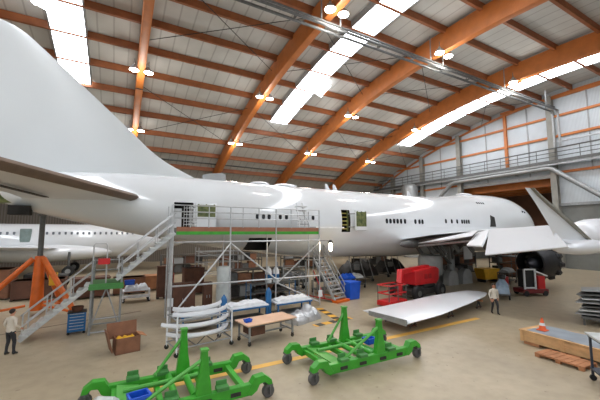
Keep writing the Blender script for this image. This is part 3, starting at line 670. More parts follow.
# ------------------------------------------------------------------ orange tail jack
J = thing('aircraft_jack', 'tall orange tripod jack with grey ram under the white tail', 'jack', (-4.0, 24.4, 0))
m = MB(); m.lathe([(.34, .25), (.33, .4), (.27, 2.6), (.24, 3.3), (.2, 3.35)], n=20); part(m, 'body', ORANGE, J)
m = MB(); m.tube([(0, 0, 3.2), (0, 0, 5.75)], .14, 14); part(m, 'ram', STEELD, J)
m = MB(); m.lathe([(.2, 5.7), (.26, 5.8), (.2, 5.92)], n=14); part(m, 'head_pad', STEELD, J)
for k in range(3):
    a = R(-45 + 120 * k); c, s = math.cos(a), math.sin(a)
    m = MB(); m.tube([(.3 * c, .3 * s, 3.2), (3.0 * c, 3.0 * s, .2)], .15, 10); part(m, 'leg', ORANGE, J)
    m = MB(); m.tube([(.5 * c, .5 * s, .55), (2.9 * c, 2.9 * s, .3)], .07, 8); part(m, 'strut', ORANGE, J)
    m = MB(); m.lathe([(.3, 0), (.3, .06), (.12, .2)], (3.0 * c, 3.0 * s, 0), n=14); part(m, 'foot', ORANGE, J)
m = MB(); m.box((.75, -.25, 2.0), (.4, .3, .75)); part(m, 'yellow_tank', YELLOW, J, bevel=.05)

# ------------------------------------------------------------------ green engine cradles
def cradle(label, loc, blue):
    t = thing('engine_stand', label, 'cart', loc, 0, None)
    for yy in (-.92, .92):
        m = MB(); m.b2((-1.75, yy - .1, .2), (1.75, yy + .1, .5))
        b = part(m, 'side_beam', GREEN, t, smooth=0, bevel=.02)
        for x in (-1.2, -.4, .5, 1.3):
            m = MB(); m.box((x, yy - .1, .33), (.28, .05, .1)); part(m, 'fork_slot', DARK, t, smooth=0).parent = b
        for x in (-1.15, -.35, .95):
            m = MB(); m.box((x, yy, .55), (.34, .26, .1)); m.box((x, yy + .1, .65), (.3, .05, .14)); part(m, 'cradle_pad', DGREEN, t, smooth=0, bevel=.02)
        for sx in (-1, 1):
            m = MB(); prof = [(1.6, .25), (1.75, .5), (1.85, .66), (2.15, .68), (2.36, .52), (2.4, .38), (2.26, .38), (2.16, .48), (2.0, .46), (1.92, .3), (1.75, .2)]
            m.prism([(sx * x, yy - .13, z) for x, z in prof], (0, .26, 0)); part(m, 'swan_neck_arm', GREEN, t, smooth=0, bevel=.015)
            c = MB(); c.box((sx * 2.3, yy, .36), (.2, .28, .06)); c.bar((sx * 2.3, yy - .13, .36), (sx * 2.3, yy - .13, .12), .12, .04); c.bar((sx * 2.3, yy + .13, .36), (sx * 2.3, yy + .13, .12), .12, .04)
            cc = part(c, 'caster_fork', STEELD, t, smooth=0)
            c = MB(); c.lathe([(.06, -.08), (.16, -.08), (.18, -.05), (.18, .05), (.16, .08), (.06, .08)], (sx * 2.3, yy, .18), (0, 1, 0), 20); part(c, 'wheel', mat('grey caster tyre', (88, 86, 84), .6), t).parent = cc
    for x, h in ((-1.6, .16), (-.55, .14), (.6, .14), (1.6, .16)):
        m = MB(); m.b2((x - h / 2, -.85, .26), (x + h / 2, .85, .42)); part(m, 'cross_beam', GREEN, t, smooth=0, bevel=.015)
    m = MB(); m.prism([(-1.55, -.8, .44), (-1.0, -.8, .34), (-1.0, .8, .34), (-1.55, .8, .44)], (0, 0, .05)); part(m, 'sloping_plate', GREENL, t, smooth=0)
    for x in (-.2, .25):
        m = MB(); m.tube([(x, -.8, .45), (x, .8, .45)], .09, 12); part(m, 'cross_tube', GREEN, t)
    m = MB(); m.tube([(-1.4, .3, .5), (.9, .45, .48)], .06, 8); part(m, 'ram', GREENL, t)
    for px, py, h, sx in ((.45, -.9, 1.62, -1.35), (.22, .85, 1.75, -.8)):
        m = MB(); m.loft([[(px - a, py - b, z), (px + a, py - b, z), (px + a, py + b, z), (px - a, py + b, z)] for z, a, b in ((.35, .22, .1), (.8, .17, .1), (1.0, .13, .09), (h, .08, .08))]); u = part(m, 'upright', GREEN, t, smooth=0, bevel=.015)
        m = MB(); m.tube([(px - .06, py - .02, h - .25), (sx + .25, py, .55)], .05, 10); m.ball((sx + .25, py, .55), .07, 8); part(m, 'diagonal_strut', GREENL, t)
        m = MB(); m.box((px, py, h), (.2, .2, .05)); part(m, 'cap_plate', GREENL, t, smooth=0).parent = u
    return t
cradle('green wheeled engine cradle near the middle of the floor, in front of the white flap', (7.85, 10.05, 0), 0)
cradle('green wheeled engine cradle cut by the bottom edge of the picture, carrying a blue crate', (1.7, 10.05, 0), 1)
def crate_box(name, label, cat, c, d, mm, rz=0, rib=None, group=None):
    t = thing(name, label, cat, (c[0], c[1], c[2]), rz, group)
    w_ = .03; m = MB()
    m.b2((-d[0] / 2, -d[1] / 2, 0), (d[0] / 2, d[1] / 2, w_))
    for s in (-1, 1):
        m.b2((s * d[0] / 2 - w_ * (s > 0), -d[1] / 2, 0), (s * d[0] / 2 + w_ * (s < 0), d[1] / 2, d[2])); m.b2((-d[0] / 2, s * d[1] / 2 - w_ * (s > 0), 0), (d[0] / 2, s * d[1] / 2 + w_ * (s < 0), d[2]))
    part(m, 'body', mm, t, smooth=0)
    m = MB(); m.b2((-d[0] / 2 - .02, -d[1] / 2 - .02, d[2] - .05), (d[0] / 2 + .02, -d[1] / 2 + .02, d[2] + .01)); m.b2((-d[0] / 2 - .02, d[1] / 2 - .02, d[2] - .05), (d[0] / 2 + .02, d[1] / 2 + .02, d[2] + .01))
    for s in (-1, 1): m.b2((s * d[0] / 2 - .02, -d[1] / 2, d[2] - .05), (s * d[0] / 2 + .02, d[1] / 2, d[2] + .01))
    part(m, 'rim', mm, t, smooth=0)
    return t
crate_box('plastic_crate', 'blue crate lying on the green cradle at the bottom edge', 'crate', (.62, 9.3, .52), (.45, .38, .26), BLUE2, .2)
t = crate_box('plastic_crate', 'blue crate sitting in the middle of the green cradle by the orange line', 'crate', (8.75, 10.2, .44), (.4, .34, .2), BLUE2, .1)
m = MB(); m.loft([[(-.28, -.2, 0), (.28, -.2, 0), (.28, .2, 0), (-.28, .2, 0)], [(-.3, -.2, .2), (.26, -.22, .24), (.3, .2, .18), (-.24, .22, .3)], [(-.2, -.1, .34), (.15, -.12, .36), (.2, .1, .3), (-.15, .12, .38)]])
o = m.build('wrapped_bundle', FILM, loc=(-.1, 9.3, .5)); tag(o, 'pale wrapped bundle on the left end of the cradle at the bottom edge', 'bundle')

# ------------------------------------------------------------------ workbench
T = thing('workbench', 'tan topped wheeled workbench with lower shelf, behind the green cradles', 'table', (6.0, 13.95, 0), R(8))
m = MB(); m.b2((-1.25, -.62, .82), (1.25, .62, .88)); part(m, 'bench_top', WOODT, T, smooth=0, bevel=.012)
m = MB(); m.b2((-1.15, -.5, .74), (1.15, .5, .81)); part(m, 'apron', STEELD, T, smooth=0)
for x in (-1.1, 1.1):
    for yy in (-.48, .48):
        m = MB(); m.box((x, yy, .48), (.07, .07, .6)); part(m, 'leg', STEEL, T, smooth=0)
        m = MB(); m.lathe([(.03, -.025), (.075, -.025), (.075, .025), (.03, .025)], (x, yy, .075), (0, 1, 0), 14); m.box((x, yy, .16), (.09, .09, .05)); part(m, 'caster', DARK, T)
m = MB(); m.b2((-1.1, -.04, .3), (1.1, .04, .36)); m.b2((-1.13, -.48, .3), (-1.07, .48, .36)); m.b2((1.07, -.48, .3), (1.13, .48, .36)); part(m, 'stretcher', STEEL, T, smooth=0)
m = MB(); m.b2((-.95, -.4, .36), (-.3, .4, .72)); part(m, 'drawer_cabinet', RUST, T, smooth=0)
crate_box('tool_tray', 'small blue tray on the left end of the tan workbench', 'tray', (5.05, 13.75, .88), (.28, .2, .12), BLUE2, .15)
# ------------------------------------------------------------------ rack with curved cowl rings
K = thing('parts_rack', 'white wheeled rack frame holding curved aircraft panels, left of the workbench', 'rack', (3.15, 14.3, 0), R(10))
for x in (-1.15, 1.15):
    for yy in (-.6, .6):
        m = MB(); m.tube([(x, yy, .12), (x, yy, 1.5)], .035, 8); part(m, 'post', CLOTH, K)
        m = MB(); m.lathe([(.03, -.03), (.09, -.03), (.09, .03), (.03, .03)], (x, yy, .09), (0, 1, 0), 14); part(m, 'caster', DARK, K)
for z in (.3, .62, .98, 1.36):
    m = MB()
    for yy in (-.6, .6): m.tube([(-1.15, yy, z), (1.15, yy, z)], .028, 6)
    for x in (-1.15, 1.15): m.tube([(x, -.6, z), (x, .6, z)], .028, 6)
    part(m, 'shelf_frame', STEEL, K)
m = MB()
for k in range(6): m.tube([(-1.15 + k * .383, -.6, .62 if k % 2 else .3), (-1.15 + (k + 1) * .383, -.6, .3 if k % 2 else .62)], .02, 5)
part(m, 'lattice_brace', STEELD, K)
def curved_panel(label, z, rr, a0, a1, yoff, x0=3.15, tilt=0.0):
    m = MB(); rings = []
    for k in range(19):
        a = R(a0 + (a1 - a0) * k / 18)
        rings.append([(rr * math.cos(a) * f, rr * math.sin(a) * f + rr * .55, h + tilt * math.cos(a)) for f, h in ((.84, .02), (1, 0), (1.02, .05), (1.0, .16), (.97, .16), (.97, .06), (.84, .06))])
    m.loft(rings); o = m.build('curved_panel', WHITE2, loc=(x0, 14.3 + yoff, z), rz=R(10)); return tag(o, label, 'panel', 'curved cowl panels on the rack')
curved_panel('curved white panel, lowest one on the wheeled rack', .64, 1.45, 205, 338, -.1)
curved_panel('curved white panel on the rack, second from the bottom', 1.02, 1.55, 202, 335, -.05, 3.1, .02)
curved_panel('curved white panel on the rack, second from the top', 1.37, 1.35, 208, 330, .1, 3.25, .04)
curved_panel('curved white panel, topmost one on the wheeled rack', 1.55, 1.15, 200, 325, .25, 3.2, .05)
# ------------------------------------------------------------------ tables with wrapped parts under the dock
def lump(seed, l, d, h):
    r = random.Random(seed); m = MB(); n = 12; rings = []
    for i in range(n + 1):
        x = -l / 2 + l * i / n; hh = h * (.55 + .45 * r.random()) * (0.5 if i in (0, n) else 1)
        rings.append([(x, -d / 2 * (.9 + .1 * r.random()), 0), (x, d / 2 * (.9 + .1 * r.random()), 0), (x, d / 2 * .85, hh * .6), (x, d * .15, hh), (x, -d * .2, hh * (.8 + .2 * r.random())), (x, -d / 2 * .9, hh * .55)])
    m.loft(rings); return m
def parts_table(label, cx, cy, l, rz, wl, mm):
    t = thing('parts_table', label, 'table', (cx, cy, 0), rz, 'tables of wrapped parts under the dock')
    m = MB(); m.b2((-l / 2, -.5, .84), (l / 2, .5, .9)); part(m, 'table_top', CLOTH, t, smooth=0)
    m = MB(); m.b2((-l / 2 - .02, -.53, .76), (l / 2 + .02, -.47, .84)); m.b2((-l / 2 - .02, .47, .76), (l / 2 + .02, .53, .84)); part(m, 'frame', mm, t, smooth=0)
    for x in (-l / 2 + .1, l / 2 - .1):
        for yy in (-.44, .44):
            m = MB(); m.box((x, yy, .4), (.07, .07, .8)); part(m, 'leg', mm, t, smooth=0)
    m = MB(); m.b2((-l / 2 + .1, -.42, .26), (l / 2 - .1, .42, .3)); part(m, 'lower_shelf', STEELD, t, smooth=0)
    rr = random.Random(int(cx * 10))
    o = lump(int(cx * 7), l * .9, .85, .26).build('wrapped_part', CLOTH, loc=(cx, cy, .9), rz=rz, smooth=50); tag(o, wl, 'wrapped part', 'white wrapped parts on the tables')
parts_table('left blue framed table of white wrapped parts, behind the curved panel rack', 3.6, 16.8, 1.9, R(6), 'white wrapped parts on the left blue framed table under the dock', BLUE)
parts_table('middle blue framed table of white wrapped parts, behind the workbench', 6.1, 16.9, 2.2, R(4), 'white wrapped parts on the middle blue framed table under the dock', BLUE)
parts_table('right blue framed table of white wrapped parts, next to the hazard stripes', 8.8, 17.0, 2.3, R(4), 'white wrapped parts on the right blue framed table under the dock', BLUE)
o = lump(77, 1.9, 1.0, .85).build('wrapped_fairing', ALU, loc=(8.9, 15.7, 0), rz=R(20), smooth=50); tag(o, 'silvery crumpled wrapped fairing on floor right of the workbench', 'wrapped part')
# blue bottles / cylinders, tall roll
for i, (x, y, z, h) in enumerate(((4.72, 16.3, 0, 1.65), (7.38, 16.9, 0, 1.7))):
    m = MB(); m.lathe([(.15, 0), (.16, .04), (.16, h - .25), (.1, h - .1), (.04, h - .04), (.04, h)], n=16)
    o = m.build('gas_cylinder', BLUE, loc=(x, y, z)); tag(o, 'blue gas cylinder standing %s' % ('left, between the left and middle tables' if i == 0 else 'right, between the middle and right tables'), 'cylinder', 'blue gas cylinders between the tables')
for i, x in enumerate((8.8, 9.35)):
    m = MB(); m.lathe([(.2, 0), (.22, .04), (.22, .75), (.12, .95), (.06, .97), (.06, 1.08)], n=16)
    m.mi = 1; m.lathe([(.224, .28), (.224, .55)], n=16, caps=False)
    o = m.build('nitrogen_bottle', [CLOTH, BLUE], loc=(x, 20.2, 1.42)); tag(o, '%s white bottle with blue band on the dark shelf under the dock' % ('left' if i == 0 else 'right'), 'bottle', 'white and blue bottles under the dock')
t = thing('storage_shelf', 'dark shelf stand full of black parts under the dock', 'shelf', (9.0, 20.2, 0))
for z in (.3, .85, 1.38):
    m = MB(); m.b2((-1.6, -.45, z), (1.6, .45, z + .04)); part(m, 'shelf_board', STEELD, t, smooth=0)
for x in (-1.58, 1.58):
    for yy in (-.43, .43):
        m = MB(); m.box((x, yy, .75), (.05, .05, 1.5)); part(m, 'post', BLUE, t, smooth=0)
for i, (x, z, l) in enumerate(((8.1, .34, 1.1), (9.6, .34, 1.0), (8.2, .89, 1.0), (9.7, .89, 1.1))):
    o = lump(200 + i, l, .7, .42).build('covered_part', DARK, loc=(x, 20.2, z), smooth=50); tag(o, 'dark covered part on the %s shelf under the dock, %s' % ('lower' if z < .5 else 'middle', 'left one' if x < 9 else 'right one'), 'part', 'dark parts on the shelf')
m = MB(); m.lathe([(.38, 0), (.42, .05), (.44, 1.0), (.41, 1.9), (.42, 2.6), (.36, 2.72), (.1, 2.74)], n=22)
o = m.build('wrapped_roll', FILM, loc=(5.55, 19.3, 0)); tag(o, 'tall pale plastic wrapped roll standing under the dock', 'roll')
for i, (x, y, s, h, mm, lb) in enumerate(((3.35, 19.6, (1.2, .5, 1.9), 0, RUST, 'red brown steel locker standing under the left end of the dock'), (4.75, 19.9, (.5, .4, 1.8), 0, RUST, 'narrow brown locker left of the tall pale roll'), )):
    t = thing('steel_locker', lb, 'locker', (x, y, 0)); m = MB(); m.b2((-s[0] / 2, -s[1] / 2, .06), (s[0] / 2, s[1] / 2, s[2])); part(m, 'body', mm, t, smooth=0, bevel=.015)
    for sx in (-1, 1):
        m = MB(); m.b2((sx * s[0] / 4 - s[0] / 4 + .02, -s[1] / 2 - .03, .12), (sx * s[0] / 4 + s[0] / 4 - .02, -s[1] / 2, s[2] - .06)); d = part(m, 'door', mm, t, smooth=0)
        m = MB(); m.box((sx * .08, -s[1] / 2 - .05, 1.0), (.03, .04, .16)); part(m, 'handle', STEEL, t, smooth=0).parent = d
    m = MB(); m.b2((-s[0] / 2 + .05, -s[1] / 2 + .05, 0), (s[0] / 2 - .05, s[1] / 2 - .05, .06)); part(m, 'plinth', DARK, t, smooth=0)
# work light on the dock corner
t = thing('work_light', 'bright work light hanging at the right-hand corner of the dock', 'lamp', (12.6, 18.45, 3.4))
m = MB(); m.ball((0, 0, .35), (.13, .13, .32), 12); part(m, 'bulb', WORKL, t)
m = MB(); m.lathe([(.15, .62), (.16, .7), (.08, .8)], n=12); m.bar((0, 0, .75), (-.9, .05, .78), .04); part(m, 'bracket', DARK, t)

# ------------------------------------------------------------------ cabinet, boxes, bins
T = thing('tool_cabinet', 'blue rolling tool cabinet with drawers at the foot of the stair', 'cabinet', (-1.55, 19.05, 0), R(4))
m = MB(); m.b2((-.36, -.3, .12), (.36, .3, .98)); part(m, 'body', BLUE, T, smooth=0, bevel=.015)
for k in range(6):
    m = MB(); m.b2((-.33, -.33, .16 + k * .135), (.33, -.3, .275 + k * .135)); d = part(m, 'drawer', BLUE, T, smooth=0, bevel=.008)
    m = MB(); m.b2((-.28, -.36, .255 + k * .135), (.28, -.33, .275 + k * .135)); part(m, 'handle', ALU, T, smooth=0).parent = d
m = MB(); m.b2((-.38, -.33, .98), (.38, .32, 1.02)); part(m, 'top_mat', DARK, T, smooth=0)
for x in (-.3, .3):
    for yy in (-.24, .24):
        m = MB(); m.lathe([(.02, -.02), (.06, -.02), (.06, .02), (.02, .02)], (x, yy, .06), (0, 1, 0), 12); part(m, 'caster', BLACK, T)
m = MB(); m.lathe([(.2, 0), (.26, .2), (.24, .21), (.18, .03)], n=16); o = m.build('parts_tray', RUST, loc=(-1.55, 19.05, 1.02)); tag(o, 'brown round tray on top of the blue tool cabinet', 'tray')
T = thing('cardboard_box', 'open brown cardboard box with raised lid standing alone on the floor', 'box', (.45, 15.3, 0), R(10))
d = (.95, .62, .62)
m = MB(); m.b2((-.42, -.36, 0), (.46, .3, .03))
for lo, hi in (((-.42, -.36, 0), (.46, -.33, .6)), ((-.42, .27, 0), (.46, .3, .6)), ((-.42, -.36, 0), (-.39, .3, .6)), ((.43, -.36, 0), (.46, .3, .6))): m.b2(lo, hi)
part(m, 'tray', CARD, T, smooth=0)
m = MB(); m.box((-.08, .42, .75), (1.1, .04, .62), 0, R(-12)); m.box((-.62, -.02, .5), (.04, .7, .8), 0, 0, R(-14)); part(m, 'lid', CARD, T, smooth=0)
m = MB(); m.box((.56, 0, .58), (.3, .6, .02), 0, 0, R(20)); part(m, 'flap', CARDL, T, smooth=0)
o = lump(5, .7, .5, .2).build('packing_paper', YELLOW, T, smooth=40); o.location = (0, 0, .42)
T = thing('refuse_bin', 'bright blue square bin beside the orange footed steps', 'bin', (14.75, 19.1, 0), R(5))
m = MB(); m.loft([[(-a, -a, z), (a, -a, z), (a, a, z), (-a, a, z)] for z, a in ((.02, .44), (1.15, .5))]); part(m, 'body', BLUE2, T, smooth=0, bevel=.03)
m = MB(); m.b2((-.53, -.53, 1.15), (.53, .53, 1.24)); part(m, 'rim', BLUE2, T, smooth=0, bevel=.02)
for s in (-1, 1):
    m = MB(); m.lathe([(.02, -.04), (.1, -.04), (.1, .04), (.02, .04)], (s * .38, .5, .1), (1, 0, 0), 12); part(m, 'wheel', BLACK, T)
# ------------------------------------------------------------------ red boom lift
B = thing('boom_lift', 'red articulated boom lift with basket in front of the wing root', 'lift', (19.7, 17.4, 0), R(6))
B.scale = (1.15, 1.15, 1.12)
m = MB(); m.b2((-1.5, -.7, .25), (1.4, .7, .6)); part(m, 'chassis', DARK, B, smooth=0, bevel=.04)
for x in (-1.25, 1.15):
    for yy in (-.85, .85):
        m = MB(); m.lathe([(.1, -.16), (.38, -.16), (.44, -.1), (.44, .1), (.38, .16), (.1, .16)], (x, yy, .44), (0, 1, 0), 22); w_ = part(m, 'wheel', BLACK, B)
        m = MB(); m.lathe([(.18, -.18), (.18, .18)], (x, yy, .44), (0, 1, 0), 14); part(m, 'hub', STEELD, B).parent = w_
m = MB(); m.lathe([(.6, .58), (.6, .72)], n=20); part(m, 'turntable', DARK, B)
m = MB(); m.prism([(-1.0, -.55, .85), (1.25, -.55, .8), (1.55, -.55, 1.05), (1.6, -.55, 1.75), (1.3, -.55, 1.9), (-1.0, -.55, 1.75)], (0, 1.1, 0)); part(m, 'counterweight_body', RED, B, smooth=0, bevel=.05)
m = MB(); m.b2((-.2, -.6, .7), (.9, .6, .85)); part(m, 'turret_base', DARK, B, smooth=0)
m = MB(); m.bar((1.1, 0, 1.85), (-2.2, -.3, 1.75), .3, .3); part(m, 'boom', RED, B, smooth=0, bevel=.03)
m = MB(); m.bar((-2.1, -.3, 1.9), (-2.55, -.5, .4), .32, .36); part(m, 'jib', RED, B, smooth=0, bevel=.03)
m = MB(); m.b2((-4.3, -1.25, .06), (-2.75, -.35, .34)); bk = part(m, 'basket_floor', RED, B, smooth=0, bevel=.03)
for z in (.75, 1.2):
    m = MB(); m.tube([(-4.25, -1.2, z), (-2.8, -1.2, z), (-2.8, -.4, z), (-4.25, -.4, z), (-4.25, -1.2, z)], .045, 6); part(m, 'basket_rail', RED, B)
for x, yy in ((-4.25, -1.2), (-2.8, -1.2), (-2.8, -.4), (-4.25, -.4), (-3.5, -1.2)):
    m = MB(); m.tube([(x, yy, .28), (x, yy, 1.2)], .03, 6); part(m, 'basket_post', STEELD, B)
m = MB(); m.box((-2.95, -.5, 1.0), (.25, .3, .3)); part(m, 'control_box', DARK, B, smooth=0, bevel=.02)
for x in (.1, .5):
    m = MB(); m.box((x, -.57, 1.35), (.3, .03, .3)); part(m, 'vent_panel', mat('red vent', (150, 24, 28), .5), B, smooth=0)
# ------------------------------------------------------------------ white flap panel lying on trestles
FP = [((11.5, 13.9, .6), (11.75, 10.95, .6)), ((14.1, 14.1, .66), (14.2, 11.1, .68)), ((17.8, 14.6, .68), (17.9, 12.0, .7)), ((20.5, 14.75, .68), (20.6, 12.8, .7)), ((21.5, 14.7, .68), (21.6, 13.3, .7)), ((21.8, 14.3, .68), (21.8, 13.8, .7))]
FPt = thing('wing_flap', 'long white detached wing flap resting on low trestles in the middle of the floor', 'panel', (17, 13.8, 0))
m = MB(); m.loft([aero(b, a, .085, out=Vector((0, .1, 1))) for a, b in FP]); o = part(m, 'panel', WHITE2, FPt, smooth=50); o.data.transform(Matrix.Translation((-17, -13.8, 0)))
m = MB(); m.prism([(11.48, 13.4, .48), (11.66, 11.05, .46), (11.66, 11.05, .74), (11.48, 13.4, .7)], (.06, 0, 0)); o = part(m, 'end_rib', STEEL, FPt, smooth=0); o.data.transform(Matrix.Translation((-17, -13.8, 0)))
def trestle(x, y, label):
    t = thing('trestle', label, 'trestle', (x, y, 0), R(8), 'trestles under the white flap')
    t.scale.z = .74
    m = MB(); m.b2((-.08, -1.0, .6), (.08, 1.0, .72)); part(m, 'beam', CARDL, t, smooth=0)
    for yy in (-.75, .75):
        for s in (-.25, .25):
            m = MB(); m.bar((s, yy, 0), (s * .2, yy, .6), .07); part(m, 'leg', STEELD, t, smooth=0)
        m = MB(); m.b2((-.3, yy - .05, .1), (.3, yy + .05, .16)); part(m, 'foot_rail', RUST, t, smooth=0)
trestle(13.0, 12.7, 'low trestle under the near left end of the white flap'); trestle(16.3, 13.0, 'low trestle under the middle of the white flap'); trestle(19.8, 13.6, 'low trestle under the far right end of the white flap')
# ------------------------------------------------------------------ wheel covers
def wheel_cover(x, y, label, s=1.0):
    m = MB(); prof = []
    for k in range(15):
        a = math.pi * k / 14; prof.append((-.68 * s * math.cos(a) if 0 < k < 14 else -.68 * s * math.cos(a), .62 + .72 * s * math.sin(a)))
    prof = [(-.72 * s, 0)] + prof + [(.72 * s, 0)]
    def rg(yy, f): return [(x + px * f, y + yy, pz * (f if pz > .5 else 1)) for px, pz in prof]
    m.loft([rg(-.34, .86), rg(-.28, 1), rg(.28, 1), rg(.34, .86)], True)
    bmesh.ops.delete(m.bm, geom=[f for f in m.bm.faces if all(v.co.z < .02 for v in f.verts)], context='FACES_ONLY')
    o = m.build('wheel_cover', COVER, smooth=40); return tag(o, label, 'cover', 'grey covers over the main wheels')
wheel_cover(26.5, 19.6, 'pale grey hood over the front near wheel below the wing'); wheel_cover(28.5, 19.6, 'pale grey hood over the rear near wheel below the wing')
wheel_cover(26.5, 20.85, 'pale grey hood over the front far wheel below the wing'); wheel_cover(28.5, 20.85, 'pale grey hood over the rear far wheel below the wing')
wheel_cover(25.3, 22.9, 'pale grey hood standing apart, left of the covered wheels')
# ------------------------------------------------------------------ yellow skip, blue cart, engine stand
T = thing('parts_skip', 'yellow metal skip on the floor behind the walking person', 'skip', (31.3, 19.2, 0), R(-10))
m = MB(); m.loft([[(-a, -b, z), (a, -b, z), (a, b, z), (-a, b, z)] for z, a, b in ((.25, .75, .5), (1.25, 1.0, .6))]); part(m, 'body', YELLOW, T, smooth=0, bevel=.03)
m = MB(); m.b2((-.8, -.4, 0), (-.6, .4, .25)); m.b2((.6, -.4, 0), (.8, .4, .25)); part(m, 'skid', DARK, T, smooth=0)
T = thing('service_cart', 'pale blue wrapped service cart just behind the walking person', 'cart', (24.6, 14.0, 0), R(30))
m = MB(); m.b2((-.9, -.5, .3), (.9, .5, .4)); part(m, 'base', STEELD, T, smooth=0)
for x in (-.75, .75):
    for yy in (-.4, .4):
        m = MB(); m.lathe([(.04, -.05), (.15, -.05), (.15, .05), (.04, .05)], (x, yy, .15), (0, 1, 0), 14); part(m, 'wheel', BLACK, T)
o = lump(31, 1.7, .9, .95).build('wrapped_load', mat('pale blue film', (150, 170, 190), .4, 0, .15, 3, bump=.3), T, smooth=50); o.location = (0, 0, .4)
m = MB(); m.box((-.5, 0, 1.55), (.5, .3, .3), .4); part(m, 'instrument', DARK, T, smooth=0, bevel=.02)
m = MB(); m.box((-.5, -.17, 1.6), (.34, .02, .2), .4); part(m, 'label_plate', CLOTH, T, smooth=0)
T = thing('hydraulic_rig', 'red base test rig with white frame and dark panel below the jet engine', 'rig', (27.6, 13.6, 0), R(-25))
m = MB(); m.b2((-1.0, -.55, .2), (1.0, .55, .5)); part(m, 'base', mat('dark red steel', (110, 24, 26), .5), T, smooth=0, bevel=.03)
for x in (-.75, .75):
    for yy in (-.5, .5):
        m = MB(); m.lathe([(.05, -.06), (.2, -.06), (.2, .06), (.05, .06)], (x, yy, .2), (0, 1, 0), 14); part(m, 'wheel', BLACK, T)
m = MB()
for lo, hi in (((-.85, -.5, .5), (-.75, -.4, 2.0)), ((.0, -.5, .5), (.1, -.4, 2.0)), ((-.85, -.5, 1.9), (.1, -.4, 2.0)), ((-.85, -.5, .55), (.1, -.4, .65))): m.b2(lo, hi)
part(m, 'front_frame', CLOTH, T, smooth=0)
m = MB(); m.b2((-.75, -.42, .6), (0, .3, 1.9)); part(m, 'pump_cabinet', BLACK, T, smooth=0)
m = MB(); m.b2((.3, -.45, .5), (.85, .4, 1.45)); part(m, 'fluid_tank', RED, T, smooth=0, bevel=.04)
m = MB(); m.prism([(.2, -.4, 1.75), (1.1, -.4, 1.4), (1.1, .3, 1.4), (.2, .3, 1.75)], (0, 0, .1)); part(m, 'cover', CLOTH, T, smooth=0)
# ------------------------------------------------------------------ long pine crate with tarp, cone, pallet
C0 = thing('pine_crate', 'long pale pine crate with grey sheet on top at the right edge', 'crate', (16.07, 6.15, 0), R(-93.7))
C0.scale = (1, 1, .68)
Lc = 6.2; W_ = 1.55
def pt(mb, name, m_, **k): return part(mb, name, m_, C0, **k)
# local x runs along the crate from its far end towards the camera
for yy in (-W_ / 2, W_ / 2):
    for z in (.32, .6):
        m = MB(); m.b2((-1.9, yy - .025, z - .135), (-1.9 + Lc, yy + .025, z + .135)); pt(m, 'side_board', WOOD, smooth=0)
    for k in range(5):
        x = -1.85 + k * 1.5; m = MB(); m.b2((x - .06, yy - .06, .16), (x + .06, yy + .06, .8)); pt(m, 'batten', WOOD, smooth=0)
for x in (-1.9, -1.9 + Lc):
    m = MB(); m.b2((x - .03, -W_ / 2, .18), (x + .03, W_ / 2, .78)); pt(m, 'end_board', WOOD, smooth=0)
m = MB(); m.b2((-1.95, -W_ / 2 - .05, .76), (-1.9 + Lc + .05, W_ / 2 + .05, .84)); pt(m, 'lid', WOOD, smooth=0)
m = MB(); nx, ny = 24, 6
g = [[(-1.7 + (Lc - .3) * i / nx, -W_ / 2 + .06 + (W_ - .1) * j / ny, .845 + .03 * rnd.random()) for j in range(ny + 1)] for i in range(nx + 1)]
for i in range(nx):
    for j in range(ny):
        pass
m.loft([r_ + [(r_[-1][0], r_[-1][1], .84), (r_[0][0], r_[0][1], .84)] for r_ in g]); pt(m, 'cover_sheet', TARP, smooth=60)
for x in (-1.5, -.1, 1.3, 2.7, 4.0):
    m = MB(); m.b2((x - .3, -W_ / 2, 0), (x + .3, W_ / 2, .17)); pt(m, 'skid', CARDL if x else WOOD, smooth=0)
C1 = thing('traffic_cone', 'orange and white traffic cone on the far end of the pine crate', 'cone', (15.95, 7.5, .595))
m = MB(); m.b2((-.17, -.17, 0), (.17, .17, .035)); part(m, 'base', ORANGE2, C1, smooth=0, bevel=.01)
m = MB(); m.lathe([(.14, .035), (.035, .5), (.03, .51)], n=18); part(m, 'body', ORANGE2, C1)
m = MB(); m.lathe([(.106, .2), (.081, .31)], n=18, caps=False); part(m, 'stripe', CLOTH, C1)
C2 = thing('wooden_pallet', 'low wooden pallet on the floor beside the pine crate', 'pallet', (14.6, 6.2, 0), R(-93.7))
for k in range(7):
    m = MB(); m.b2((-.78 + k * .225, -.45, .12), (-.78 + k * .225 + .2, .45, .15)); part(m, 'deck_board', CARDL, C2, smooth=0)
for yy in (-.4, 0, .4):
    m = MB(); m.b2((-.78, yy - .06, .1), (.78, yy + .06, .12)); part(m, 'stringer_board', CARDL, C2, smooth=0)
    for x in (-.7, 0, .7):
        m = MB(); m.box((x, yy, .05), (.15, .12, .1)); part(m, 'block', CARDL, C2, smooth=0)
